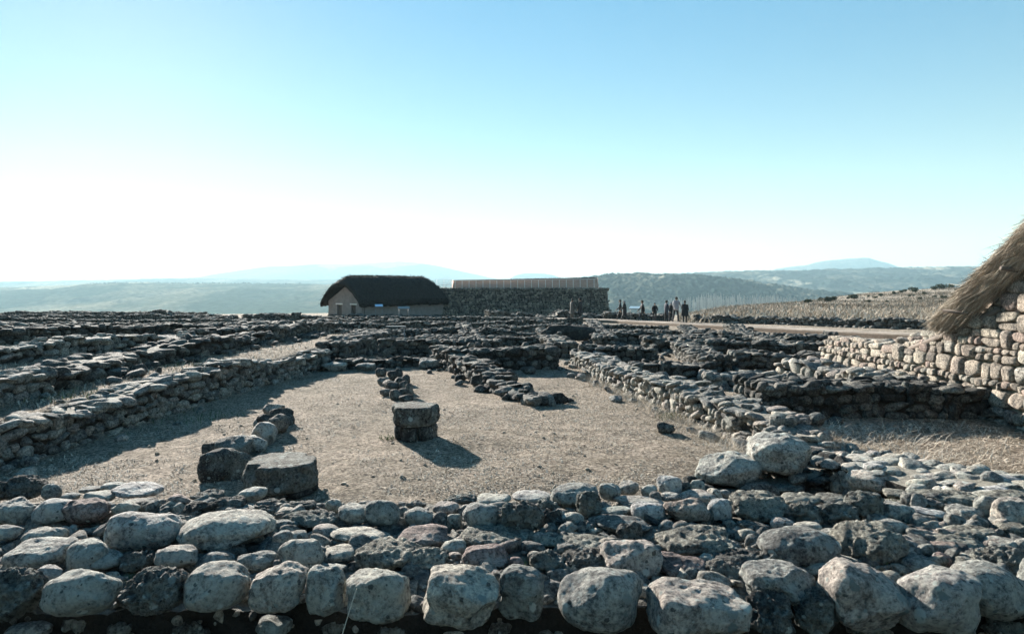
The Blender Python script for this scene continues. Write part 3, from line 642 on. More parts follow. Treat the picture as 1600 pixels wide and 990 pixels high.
# roof: half-hipped, ends rounded, thick shaggy edge
nx_, nt_ = 70, 40; V = []
gR = np.random.RandomState(8)
for i in range(nx_ + 1):
    x = -.75 + (HL + 1.2) * i / nx_; e = min((x + .75) / 1.8, 1); e2 = min((HL + .45 - x) / 3.0, 1)
    rz = HR - .62 * (1 - e) ** 2.2 - 2.0 * (1 - e2) ** 1.7
    for j in range(nt_ + 1):
        t = j / nt_ * 2 - 1; y = HW / 2 + t * (HW / 2 + .45); a = abs(t)
        z = rz - (rz - (HE - .22)) * (a ** 2.1 * .95 + .05 * a ** 8); n_ = .10 * sn(x * 2.6, t * 6 + 3) + .07 * sn(x * 7, t * 15) + .05 * gR.rand()
        V.append((x, y, z + n_))
V = np.array(V); k = (nt_ + 1); V2 = V.copy(); V2[:, 2] -= .30; V2[:, 1] = HW / 2 + (V2[:, 1] - HW / 2) * .97
n = len(V); Fq = []
for i in range(nx_):
    for j in range(nt_):
        a = i * k + j; Fq.append((a, a + k, a + k + 1, a + 1)); Fq.append((n + a, n + a + 1, n + a + k + 1, n + a + k))
    for j in (0, nt_): a = i * k + j; Fq.append((a, n + a, n + a + k, a + k) if j == 0 else (a, a + k, n + a + k, n + a))
for j in range(nt_):
    Fq.append((j, j + 1, n + j + 1, n + j)); a = nx_ * k + j; Fq.append((a, n + a, n + a + 1, a + 1))
mb = MB(); mb.add(np.concatenate([V, V2]), Fq); rf = mb.build('thatch_roof', M['thatch_dark'], hut)
L = []; g = np.random.RandomState(31)
for _ in range(5200):
    i = g.randint(0, nx_); j = g.randint(0, nt_ + 1) if g.rand() < .5 else g.choice([0, 1, 20, 19, 21]); p = V[i * k + j]; s_ = -1 if j < 20 else 1
    straw(L, p + g.normal(size=3) * [.1, .05, .03], np.array([g.normal() * .4, s_ * .7, -.35 + .5 * (j in (19, 20, 21))]) + g.normal(size=3) * .2, g.uniform(.15, .4), .018, g.rand())
mb = MB(); blades_into(mb, L); mb.build('loose_thatch', M['thatch_dark'], rf)

# ------------------------------------------------------------------ fortress wall
fort = empty('fortress_wall', (1.5, 71, -1.5)); tag(fort, 'battered dark stone fortress wall carrying a reddish palisade, beside the mud hut', 'fortress wall')
FX0, FX1, FT = -9.5, 9.85, 1.33
st = Stones(21, 2); g = st.rng; mb = MB(); z = -1.7
while z < FT:
    hh = g.uniform(.15, .26); f = (z + 1.7) / 3.0; x = FX0
    while x < FX1 - .42 * f:
        ln = g.uniform(.18, .5); st.put((x + ln / 2, 71 + .45 * f + g.normal() * .03, z + hh / 2), (ln * .53, .15, hh * .56), 0, .1); x += ln
    y = 71 + .45 * f
    while y < 76:
        ln = g.uniform(.2, .5); st.put((FX1 - .42 * f + g.normal() * .03, y + ln / 2, z + hh / 2), (.15, ln * .53, hh * .56), 0, .1); y += ln
    z += hh * .95
for x in np.arange(FX0, FX1 - .3, .3): st.put((x, 71.55 + g.normal() * .05, FT + .02), (.2, .2, .1 + g.rand() * .06), 0, .2)
st.into(mb)
V = [(FX0, 71.1, -2.2), (FX1 - .1, 71.1, -2.2), (FX1 - .1, 76, -2.2), (FX0, 76, -2.2), (FX0, 71.55, FT), (FX1 - .52, 71.55, FT), (FX1 - .52, 75.6, FT), (FX0, 75.6, FT)]
mb.add(V, [(0, 1, 5, 4), (1, 2, 6, 5), (2, 3, 7, 6), (3, 0, 4, 7), (4, 5, 6, 7)], .3, .3, 1)
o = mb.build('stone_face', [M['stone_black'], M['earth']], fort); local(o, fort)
PX0, PX1, PY = -6.25, 8.95, 72.6
mb = MB(); nb = 60; V = []
for i in range(nb + 1):
    x = PX0 + (PX1 - PX0) * i / nb; zt = np.interp(x, [PX0, PX1], [2.30, 2.52]); w_ = .03 * sn(x * 4, 3)
    V += [(x + (.12 if i == 0 else 0), PY + w_, FT - .1), (x + (.25 if i == 0 else (-.3 if i == nb else 0)), PY + .2 + w_, zt), (x, PY + .9, zt), (x, PY + .9, FT - .1)]
Fq = [(4 * i + a, 4 * i + 4 + a, 4 * i + 5 + a, 4 * i + 1 + a) for i in range(nb) for a in range(3)] + [(0, 1, 2, 3), (4 * nb, 4 * nb + 3, 4 * nb + 2, 4 * nb + 1)]
mb.add(V, Fq); o = mb.build('palisade', M['wattle'], fort); local(o, fort)
L = []; g = np.random.RandomState(4)
for _ in range(2600):
    x = g.uniform(PX0 + .2, PX1 - .2); a = np.interp(x, [PX0, 1, PX1], [.02, .06, .12]); p = np.array([x, PY + .25 + g.rand() * .5, np.interp(x, [PX0, PX1], [2.28, 2.5])])
    straw(L, p, np.array([g.normal() * .5, -.3 + g.normal() * .3, .6]), g.uniform(.5, 1.6) * a, .03, g.rand())
mb = MB(); blades_into(mb, L); o = mb.build('grass_coping', M['thatch_dark'], fort); local(o, fort)
for i in range(21):
    x = PX0 + .4 + (PX1 - PX0 - .9) * i / 20; mb = MB(); mb.tube([(x, PY - .22, FT - .05), (x, PY - .05, np.interp(x, [PX0, PX1], [2.22, 2.45]))], .03, 6); o = mb.build('post', M['pole'], fort); local(o, fort)
for zf in (.12, .98):
    mb = MB(); mb.tube([(PX0 + .1, PY - .28 + .17 * zf, FT + .95 * zf - .02), (PX1 - .2, PY - .28 + .17 * zf, FT + 1.12 * zf - .02)], .03, 6); o = mb.build('rail', M['pole'], fort); local(o, fort)
# white railing seen between the hut and the palisade
rl = empty('steel_railing', (-7.2, 74.5, FT)); tag(rl, 'thin white steel railing on top of the fortress between hut and palisade', 'railing')
for dx in (-.75, .0, .75): mb = MB(); mb.tube([(dx, 0, 0), (dx, 0, 1.05)], .025, 6); mb.build('post', M['white_metal'], rl)
for pts in ([(-.75, 0, 1.05), (.75, 0, 1.05)], [(-.75, 0, .5), (.75, 0, .5)], [(0, 0, .05), (.75, 0, 1.0)]): mb = MB(); mb.tube(pts, .02, 6); mb.build('rail', M['white_metal'], rl)

# ------------------------------------------------------------------ boardwalk
bw = empty('boardwalk', (12.5, 43, -.7)); tag(bw, 'raised timber boardwalk with dark side boards crossing to the fortress', 'boardwalk')
BP = [(19.0, 27.5, -.24), (17.3, 31.5, -.36), (8.0, 55.0, -.92), (4.2, 59.0, -1.0), (-1.5, 60.2, -1.03)]
def side(i, s, wd=.95):
    p = np.array(BP[i]); a = np.array(BP[max(i - 1, 0)]); b = np.array(BP[min(i + 1, len(BP) - 1)]); d = (b - a)[:2]; d /= np.linalg.norm(d); return p + np.array([-d[1], d[0], 0]) * wd * s
mb = MB(); g = np.random.RandomState(2)
for i in range(len(BP) - 1):
    a0, a1, b0, b1 = side(i, 1), side(i, -1), side(i + 1, 1), side(i + 1, -1); n = int(np.linalg.norm(np.array(BP[i + 1]) - BP[i]) / .16)
    for k in range(n):
        f0, f1 = k / n, (k + .9) / n; q = [a0 + (b0 - a0) * f0, a1 + (b1 - a1) * f0, a1 + (b1 - a1) * f1, a0 + (b0 - a0) * f1]; dz_ = g.normal() * .004
        V = [p + [0, 0, dz_] for p in q] + [p - [0, 0, .05] for p in q]; mb.add(V, [(0, 3, 2, 1), (0, 1, 5, 4), (1, 2, 6, 5), (2, 3, 7, 6), (3, 0, 4, 7)], g.rand())
o = mb.build('deck', M['deck'], bw, smooth=False); local(o, bw)
for s in (1, -1):
    mb = MB()
    for i in range(len(BP) - 1):
        a, b = side(i, s, .97), side(i + 1, s, .97); V = []
        for p in (a, b):
            for k in (0, .05):
                for zz in (-.055, -.36): V.append(p + [0, 0, zz] + (side(i, s, .97) - side(i, s, .97 + k)))
        mb.add(V, [(0, 1, 5, 4), (2, 6, 7, 3), (0, 4, 6, 2), (1, 3, 7, 5)])
    o = mb.build('side_board', M['deck_side'], bw, smooth=False); local(o, bw)
    for i in range(len(BP) - 1):
        for f in np.linspace(.08, .92, 7 if i == 1 else 2):
            p = side(i, s, .8) * (1 - f) + side(i + 1, s, .8) * f; mb = MB(); zg = gh(p[0], p[1]) - .2; mb.box((p[0], p[1], (zg + p[2] - .06) / 2), (.09, .09, p[2] - .06 - zg)); o = mb.build('post', M['deck_side'], bw, smooth=False); local(o, bw)

# ------------------------------------------------------------------ lecterns and the pipe stand
def lectern(loc, rz, label, wd=.9, hgt=.9, pm='panel', name='information_lectern'):
    r = empty(name, loc, rz); tag(r, label, 'lectern')
    for s in (-1, 1): mb = MB(); mb.tube([(s * wd * .42, .05, -.1), (s * wd * .42, 0, hgt)], .028, 8); mb.build('leg', M['metal'], r)
    Mx = np.array(Matrix.Rotation(R(22), 3, 'X')); mb = MB(); mb.box((0, -.02, hgt + .1), (wd + .06, .48, .03), M=Mx); mb.build('frame', M['metal'], r, smooth=False)
    n = Mx @ np.array([0, 0, .022]); mb = MB(); mb.box(np.array((0, -.02, hgt + .1)) + n, (wd, .42, .012), M=Mx); mb.build('panel', M[pm], r, smooth=False)
def on(px, d, dz=0): x = (px - 800) / F * d; return (x, d, gh(x, d) + dz)
lectern(on(592, 58), .3, 'blue information lectern standing before the long hut wall', .62, 1.15)
lectern(on(631, 56), .2, 'slim dark lectern before the hut wall, right of the blue one', .85, 1.0, 'metal')
lectern(on(992, 57), -.5, 'pale information lectern between the walking visitors beside the boardwalk', .85, 1.0, 'pale_panel')
lectern(on(568, 60), .3, 'tiny low white sign at the foot of the hut wall', .35, .15, 'white_metal', 'floor_sign')
x, y, z = on(619, 24.5); ps = empty('pipe_stand', (x, y, z)); tag(ps, 'thin pipe stand with a flat rail among the ruins before the hut', 'stand')
for a, b in ((-.28, 0), (.28, 0)): mb = MB(); mb.tube([(a, b, -.05), (a, b, .66)], .014, 7); mb.build('leg', M['metal'], ps)
for pts in ([(-.1, .02, -.03), (.1, .02, .3)], [(.1, .02, -.03), (-.1, .02, .3)], [(-.2, .02, .3), (.2, .02, .3)]): mb = MB(); mb.tube(pts, .011, 6); mb.build('brace', M['metal'], ps)
mb = MB(); mb.box((0, 0, .68), (.66, .16, .035)); mb.build('rail', M['metal'], ps, smooth=False)

# ------------------------------------------------------------------ column stumps and lone stones in the courtyard
def lathe_stone(prof, n, seed, amp):
    V = []; m = len(prof)
    for i, (r, z) in enumerate(prof):
        for k in range(n):
            a = 2 * math.pi * k / n; ca, sa = math.cos(a), math.sin(a); chip = max(0, mnoise.noise((ca * 2.6 + seed, sa * 2.6, z * 5)) - .08) * .42 * (1 if z > .12 else 0) * (r > .1); q = 1 - chip + amp * 2.0 * mnoise.fractal((math.cos(a) * r * 5 + seed, math.sin(a) * r * 5, z * 6), .8, 2.1, 4); V.append((r * q * math.cos(a), r * q * math.sin(a), z + amp * .10 * mnoise.noise((math.cos(a) * r * 8, math.sin(a) * r * 8, seed))))
    Fq = [(i * n + k, i * n + (k + 1) % n, (i + 1) * n + (k + 1) % n, (i + 1) * n + k) for i in range(m - 1) for k in range(n)]; return V, Fq
def dense(prof, step):
    out = []
    for (r0, z0), (r1, z1) in zip(prof, prof[1:]):
        q = max(1, int(math.hypot(r1 - r0, z1 - z0) / step))
        for i in range(q): out.append((r0 + (r1 - r0) * i / q, z0 + (z1 - z0) * i / q))
    return out + [prof[-1]]
def stump(px, py, rr, hb, hd, label, seed, nb):
    x, y = G(px, py); y += rr * .75; z = gh(x, y); r = empty('column_stump', (x, y, z)); tag(r, label, 'column stump', 'round column stumps in the courtyard')
    p = dense([(rr * .93, hb), (rr * 1.0, hb + .03), (rr * 1.01, hb + hd * .5), (rr, hb + hd - .02), (rr * .96, hb + hd), (rr * .5, hb + hd + .006), (.004, hb + hd + .008)], .022); V, Fq = lathe_stone(p, 90, seed, .07)
    mb = MB(); mb.add(V, Fq, .35, .4); mb.add(V[:90][::-1], np.array([(0, k, k + 1, k + 1) for k in range(1, 88)])[:, :3], .35, .4); mb.build('drum', M['conglomerate'], r)
    st = Stones(seed, 3, PBLOCK); g = st.rng
    for k in range(nb):
        a = 2 * math.pi * k / nb + .3; ri = rr * .62; b = MB(); st.L = []
        st.put((math.cos(a) * ri, math.sin(a) * ri, hb * .47), (rr * g.uniform(.30, .42), rr * g.uniform(.28, .36), hb * .56), a + math.pi / 2, .1); st.into(b); b.build('base_stone', M['stone_dark'], r)
    b = MB(); st.L = []; st.put((0, 0, hb * .4), (rr * .6, rr * .6, hb * .55), 0, 0); st.into(b); b.build('core_stone', M['stone_dark'], r)
stump(645, 692, .27, .17, .21, 'dark round column stump on small stones, standing alone in mid-courtyard', 3, 6)
stump(427, 775, .315, .06, .22, 'lichen-spotted round column stump close behind the boulder wall', 8, 7)
def lone(px, py, a, b, c, rz, label, cuts=5, tint=None, name='loose_stone', mat='stone', seed=0, cat='stone', group=None, zoff=0, lib=None, sub=4, rough=.07, base=None):
    """a stone whose foot centre is seen at a photograph pixel"""
    rg = np.random.RandomState(seed * 7 + int(px)); x, y = G(px, py, base or 0)
    z = gh(x, y) if base is None else base; x, y = G(px, py, z); y += b * .6
    V = stone_proto(rg, sub, (2.3, 3.4) if lib is None else (3.6, 6), cuts, rough, (.62, .95)); V = np.array(V) * (a, b, c)
    V = V + np.array([mnoise.fractal(Vector(v * 7 + seed), .7, 2.1, 5) * .025 * max(c, .1) * 6 for v in V])[:, None] * (V / (np.linalg.norm(V, axis=1)[:, None] + 1e-9))
    c_, s_ = math.cos(rz), math.sin(rz); V = V @ np.array([[c_, s_, 0], [-s_, c_, 0], [0, 0, 1]])
    me = mesh_np(name, V, ICO[sub][1], np.full(len(V), rg.rand() if tint is None else tint), np.full(len(V), rg.rand())); o = link(name, me, M[mat]); o.location = (x, y, z + c * .72 + zoff)
    tag(o, label, cat, group); return o
lone(1040, 677, .13, .10, .075, .2, 'single dark loose stone lying on the grass near the right courtyard wall', seed=4, mat='stone_dark')
lone(873, 631, .16, .10, .10, .1, 'dark stone with a long shadow at the tip of the courtyard partition', seed=5, mat='stone_dark')
lone(826, 584, .17, .1, .08, 0, 'flat dark stone lying before the far right courtyard wall', seed=6, mat='stone_dark')
lone(760, 603, .32, .16, .13, -.35, 'long flat-topped dark block in the courtyard partition', seed=7, mat='stone_dark', lib=1)
lone(797, 603, .14, .12, .17, .2, 'upright rounded dark boulder in the courtyard partition', seed=8, mat='stone_dark')
lone(520, 580, .28, .2, .11, .1, 'pale flat boulder at the far left corner of the courtyard', seed=9)
lone(573, 580, .24, .18, .10, .1, 'grey flat boulder second along the far kerb of the courtyard', seed=10)
lone(668, 576, .27, .2, .14, 0, 'pale domed boulder at the far kerb beside the partition', seed=11)
SR = 'cobbles of the short row in the courtyard'
for k, (px, py, a, c) in enumerate([(594, 589, .13, .13), (596, 602, .12, .10), (612, 594, .12, .13), (623, 588, .11, .12), (607, 606, .15, .11), (622, 604, .13, .12), (632, 601, .13, .13), (612, 612, .16, .13), (630, 612, .12, .13), (601, 619, .13, .09), (617, 625, .14, .13), (628, 622, .12, .12), (640, 620, .10, .17), (634, 630, .15, .09), (645, 629, .07, .05)]):
    lone(px, py, a * .85, a * .7, c * .78, k * 1.3, 'dark cobble of the short loose row behind the lone column stump', seed=20 + k, mat='stone_dark', sub=3, group=SR, name='cobble', cat='cobble')
LR = 'stones of the row leading to the near column stump'
for k, (px, py, a, c, m, t) in enumerate([(425, 650, .15, .10, 'stone', 'small squared stone at the far end of the row behind the near stump'), (438, 664, .16, .12, 'stone_dark', 'dark squared stone second from the far end of that stump row'), (415, 667, .15, .10, 'stone_dark', 'wide dark stone beside the second of the stump row'), (433, 678, .14, .13, 'stone_dark', 'upright dark stone in the middle of the stump row'), (400, 667, .05, .07, 'stone', 'tiny upright pebble left of the stump row'),
        (411, 694, .19, .14, 'stone_big', 'smooth pale rounded boulder in the stump row'), (396, 706, .15, .09, 'stone_big', 'smooth oval stone below the rounded boulder of the stump row'), (376, 708, .12, .07, 'stone_rough', 'flat rough stone left of the oval stone in the stump row'), (362, 716, .20, .12, 'stone_rough', 'broad rough flat stone behind the near column stump'), (328, 711, .11, .09, 'stone_dark', 'small dark stone at the back of the squared block'), (333, 752, .20, .17, 'stone_rough', 'big rough squared block left of the near column stump'), (366, 750, .13, .16, 'stone_rough', 'dark rough block between the squared block and the near stump')]):
    lone(px, py, a, a * .75, c, k * .4 - .2, t, seed=50 + k, mat=m, group=LR, name='row_stone', lib=1 if m == 'stone_rough' else None)
lone(888, 532, 1.05, .35, .30, 0, 'long black flat-topped slab block among the ruins before the fortress', seed=70, mat='char', lib=1, name='slab_block', zoff=.05)
# boulders of the right-hand corner
lone(1226, 738, .245, .23, .15, -.05, 'huge smooth grey boulder crowning the right courtyard corner', cuts=1, tint=.45, name='boulder', mat='stone_big', seed=80, cat='boulder', base=.34, sub=5, rough=.05)
lone(1143, 757, .245, .2, .12, .1, 'flat-bottomed lichened boulder left of the huge smooth one', cuts=2, tint=.5, name='boulder', mat='stone_big', seed=84, cat='boulder', base=.25, sub=5, rough=.05)

# ------------------------------------------------------------------ people
def tintless(name, c): return plain(name, c, .85, .12, 30, .1)
PM = {'black': tintless('black cloth', (.018, .019, .021)), 'dark': tintless('charcoal cloth', (.035, .037, .042)), 'navy': tintless('navy cloth', (.03, .035, .055)), 'denim': tintless('dark trousers', (.03, .033, .04)), 'beige': tintless('beige coat', (.09, .086, .08)),
      'pale': tintless('pale lilac jacket', (.24, .235, .25)), 'skin': tintless('skin', (.42, .28, .21)), 'hair': tintless('dark hair', (.03, .024, .02)), 'grey': tintless('grey hood', (.25, .26, .28)), 'shoe': tintless('shoes', (.03, .028, .027)), 'boot': tintless('tan boots', (.22, .14, .08))}
def person(px, d, hgt, face, label, jacket='black', legs='denim', step=0.0, arms=(.1, .1), elbow=(.3, .3), coat=False, hair='hair', hood=None, shoe='shoe', deck=None, lean=0., bulk=1.):
    bulk *= 1.13
    """face: heading in degrees, 0 looks away from the camera, 90 looks to the right of the photo; step: stride angle"""
    x = (px - 800) / F * d; z = gh(x, d) if deck is None else deck; k = hgt / 1.74
    J = {'pel': (0, 0, .95), 'wst': (0, .01 + lean * .2, 1.10), 'chs': (0, .02 + lean * .5, 1.32), 'nck': (0, .01 + lean * .8, 1.49), 'hb': (0, .03 + lean * .9, 1.56), 'hd': (0, .045 + lean, 1.635), 'tp': (0, .03 + lean, 1.72)}
    rad = {'pel': (.165 * bulk, .13 * bulk), 'wst': (.155 * bulk, .12 * bulk), 'chs': (.175 * bulk, .125 * bulk), 'nck': (.06, .06), 'hb': (.068, .075), 'hd': (.082, .10), 'tp': (.05, .06)}
    E = [('pel', 'wst'), ('wst', 'chs'), ('chs', 'nck'), ('nck', 'hb'), ('hb', 'hd'), ('hd', 'tp')]
    J['ns'] = (0, .15 + lean, 1.62); rad['ns'] = (.014, .014); E.append(('hd', 'ns'))
    for s, nm in ((-1, 'l'), (1, 'r')):
        a = step * s; b = -.25 * abs(step) if a < 0 else 0
        J['hip' + nm] = (s * .095, 0, .88); J['kn' + nm] = (s * .10, math.sin(a) * .42 + .02, .88 - math.cos(a) * .40); kz = J['kn' + nm]
        a2 = a - (.55 * abs(step) if a < 0 else .12 * abs(step)); J['an' + nm] = (s * .105, kz[1] + math.sin(a2) * .41, max(.085, kz[2] - math.cos(a2) * .41)); an = J['an' + nm]
        J['to' + nm] = (s * .12, an[1] + .17, max(.04, an[2] - .05)); 
        for q, r in (('hip', .105), ('kn', .07), ('an', .052), ('to', .042)): rad[q + nm] = (r, r)
        E += [('pel', 'hip' + nm), ('hip' + nm, 'kn' + nm), ('kn' + nm, 'an' + nm), ('an' + nm, 'to' + nm)]
        ar = arms[0 if s < 0 else 1]; el = elbow[0 if s < 0 else 1]; sy = .02 + lean * .55
        J['sh' + nm] = (s * .185, sy, 1.42); J['el' + nm] = (s * .235, sy + math.sin(ar) * .29, 1.42 - math.cos(ar) * .29); e = J['el' + nm]
        J['wr' + nm] = (s * .215, e[1] + math.sin(ar + el) * .24, e[2] - math.cos(ar + el) * .24); w_ = J['wr' + nm]; J['ha' + nm] = (s * .20, w_[1] + math.sin(ar + el) * .10, w_[2] - math.cos(ar + el) * .10)
        J['th' + nm] = (s * .165, w_[1] + math.sin(ar + el) * .05 + .025, w_[2] - math.cos(ar + el) * .05)
        for q, r in (('sh', .075), ('el', .055), ('wr', .04), ('ha', .034), ('th', .014)): rad[q + nm] = (r, r)
        E += [('chs', 'sh' + nm), ('sh' + nm, 'el' + nm), ('el' + nm, 'wr' + nm), ('wr' + nm, 'ha' + nm), ('wr' + nm, 'th' + nm)]
        for f, o in enumerate((-.028, -.009, .010, .028)):      # fingers
            q = 'f%d' % f + nm; h_ = J['ha' + nm]; c1 = ar + el + .35; J[q] = (h_[0], h_[1] + math.sin(c1) * .07 + o, h_[2] - math.cos(c1) * (.075 - .006 * abs(f - 1))); rad[q] = (.009, .009); E.append(('ha' + nm, q))
    names = list(J); me = bpy.data.meshes.new('person'); me.from_pydata([J[n] for n in names], [(names.index(a), names.index(b)) for a, b in E], [])
    o = bpy.data.objects.new('person', me); COL.objects.link(o); sk = o.modifiers.new('skin', 'SKIN'); sk.use_smooth_shade = True
    for i, n in enumerate(names): me.skin_vertices[0].data[i].radius = rad[n]; me.skin_vertices[0].data[i].use_root = (n == 'pel')
    ss = o.modifiers.new('sub', 'SUBSURF'); ss.levels = 1; ss.render_levels = 1
    dg = bpy.context.evaluated_depsgraph_get(); m2 = bpy.data.meshes.new_from_object(o.evaluated_get(dg)); o.modifiers.clear(); o.data = m2
    order = [jacket, legs, 'skin', shoe, hood or 'skin']; m2.materials.clear()
    for q in order: m2.materials.append(PM[q])
    hands = [Vector(J['har']), Vector(J['hal'])]
    for p in m2.polygons:
        c = p.center; i = 0
        if c.z < .09: i = 3
        elif c.z < (.55 if coat else .90) and not any((c - h).length < .30 for h in hands): i = 1
        if c.z > 1.52: i = 2
        if any((c - h).length < .085 for h in hands): i = 2
        p.material_index = i; p.use_smooth = True
    o.location = (x, d, z); o.rotation_euler.z = R(-face); o.scale = (k, k, k); tag(o, label, 'person', 'visitors walking and standing at the ruins')
    # hair, cap or hood follows the skull
    V, Fa = ICO[3]; hc = np.array(J['hd']) + [0, -.012, .012]; Vh = V * (.094, .112, .118) + hc; lo = hc[2] - .02
    keep = [f for f in Fa if np.mean(Vh[f, 2] - (Vh[f, 1] - hc[1]) * .9) > lo - (.05 if hood is None else .13) and not (np.mean(Vh[f, 1]) > hc[1] + .05 and np.mean(Vh[f, 2]) < hc[2] + .03)]
    us = np.unique(np.array(keep)); mp = {a: i for i, a in enumerate(us)}; Vv = Vh[us] * 1.0
    mh = mesh_np('hood' if hood else 'hair', Vv, np.array([[mp[a] for a in f] for f in keep])); link('hood' if hood else 'hair', mh, PM[hood or hair], o)
    if coat:     # skirt of a long coat
        n = 28; V = []; Fq = []
        for i, (z_, r) in enumerate(((1.12, .165), (.95, .185), (.75, .20), (.58, .215))):
            for q in range(n): a = 2 * math.pi * q / n; V.append((math.cos(a) * r * bulk, math.sin(a) * r * .82 + .01 + .1 * abs(step) * (1.12 - z_) * math.sin(a * 2), z_))
        Fq = [(i * n + q, i * n + (q + 1) % n, (i + 1) * n + (q + 1) % n, (i + 1) * n + q) for i in range(3) for q in range(n)]; mb = MB(); mb.add(V, Fq); mb.build('coat_skirt', PM[jacket], o)
    return o
def deckz(d): return float(np.interp(d, [27.5, 31.5, 55, 59], [-.24, -.36, -.92, -1.0])) + .01
person(894, 57.5, 1.80, 60, 'person in a long beige coat standing at the fortress wall, facing a companion', 'beige', 'beige', 0, (.1, .2), (.3, .9), coat=True, deck=gh(4.9, 57.5) + .05)
person(907, 57.0, 1.84, -60, 'person in a long black coat standing beside the one in beige', 'black', 'black', .05, (.1, .15), (.3, .5), coat=True, deck=gh(5.5, 57) + .05)
person(969.5, 55.6, 1.74, -80, 'person in black with a dark cap walking left, half behind another', 'black', 'black', .36, (-.3, .3), (.4, .5))
person(976, 54.4, 1.72, -70, 'person with a grey hood and long dark coat walking left', 'black', 'dark', .40, (.35, -.3), (.4, .3), hood='grey', shoe='boot', coat=True)
person(1004, 53, 1.72, -88, 'person in a bulky black jacket striding left past the lectern', 'black', 'dark', .42, (-.35, .4), (.25, .3), bulk=1.1)
person(1023, 56, 1.48, 180, 'small person in black with arms bent, facing the camera', 'black', 'dark', .06, (.1, -.1), (.9, .6), bulk=1.05)
person(1041, 52.5, 1.68, 70, 'slim person in a navy jacket with dark trousers beside two others', 'navy', 'black', .04, (.1, .1), (.6, .4))
person(1048, 54, 1.55, 60, 'shorter person in black with a pale hood between two companions', 'black', 'dark', .1, (.1, .2), (.5, .4), hood='grey')
pw = person(1056, 47.5, 1.72, 35, 'person in a pale jacket and dark hat stepping along the boardwalk', 'pale', 'dark', .30, (.2, .5), (.5, 1.0), deck=deckz(47.5), shoe='boot', lean=.08, bulk=1.08)
person(1070, 50.5, 1.66, 20, 'stocky person in a heavy black coat at the right end of the group', 'black', 'black', .08, (.2, .25), (.8, .9), coat=True, bulk=1.2)
# white bag on the shoulder of the walker in the pale jacket
bx_, bd = (1056.5 - 800) / F * 47.3, 47.15; bag = empty('shoulder_bag', (bx_, bd, deckz(47.5) + .95)); tag(bag, 'white shoulder bag carried by the person in the pale jacket', 'bag')
V = PBLOCK[3][2] * (.15, .07, .12); mb = MB(); mb.add(V, ICO[3][1]); mb.build('pouch', PM['pale'], bag); mb = MB(); mb.tube([(-.15, 0, .1), (-.1, .08, .38), (.02, .15, .54), (.1, .1, .35), (.15, 0, .1)], .012, 6); mb.build('strap', PM['pale'], bag)
# ------------------------------------------------------------------ the foreground wall: big lichened boulders set in earth
ZT = .60
fw = empty('boulder_wall', (0, 3.3, 0)); tag(fw, 'broad wall of big lichened boulders across the whole front of the picture', 'stone wall')
def wt(x, y):      # earth surface of the wall top
    x = np.asarray(x, float); y = np.asarray(y, float)
    return ZT - .055 + .05 * fbm(x * 2.2 + 4, y * 2.2, 3) + .03 * fbm(x * 9, y * 9 + 5, 3) + .018 * fbm(x * 31, y * 31, 2) - .10 * sstep(3.9, 4.3, y) + .02 * sstep(1.2, 2.2, x)
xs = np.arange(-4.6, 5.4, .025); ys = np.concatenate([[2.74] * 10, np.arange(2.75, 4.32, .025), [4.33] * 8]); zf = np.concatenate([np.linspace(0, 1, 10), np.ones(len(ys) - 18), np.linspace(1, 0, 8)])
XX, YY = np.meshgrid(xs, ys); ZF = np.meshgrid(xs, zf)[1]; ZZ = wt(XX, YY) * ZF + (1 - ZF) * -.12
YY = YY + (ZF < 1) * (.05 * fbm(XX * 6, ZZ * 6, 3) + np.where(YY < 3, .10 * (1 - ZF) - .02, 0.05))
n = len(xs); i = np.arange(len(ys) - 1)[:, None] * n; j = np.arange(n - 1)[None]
me = mesh_np('earth_core', np.stack([XX, YY, ZZ], -1).reshape(-1, 3), np.stack([i + j, i + j + 1, i + n + j + 1, i + n + j], -1).reshape(-1, 4)); o = link('earth_core', me, [earth_mat('gritty wall earth', (.05, .047, .04), (.24, .225, .19), 6, 1, .03), earth_mat('front earth with painted shade', (.012, .011, .009), (.035, .032, .027), 9, 1, .03)], fw)
me.polygons.foreach_set('material_index', np.repeat((np.arange(len(ys) - 1) < 9).astype(np.int32), n - 1)); me.update(); local(o, fw)  # front rows near-black: the shade of the face is put into the earth colour
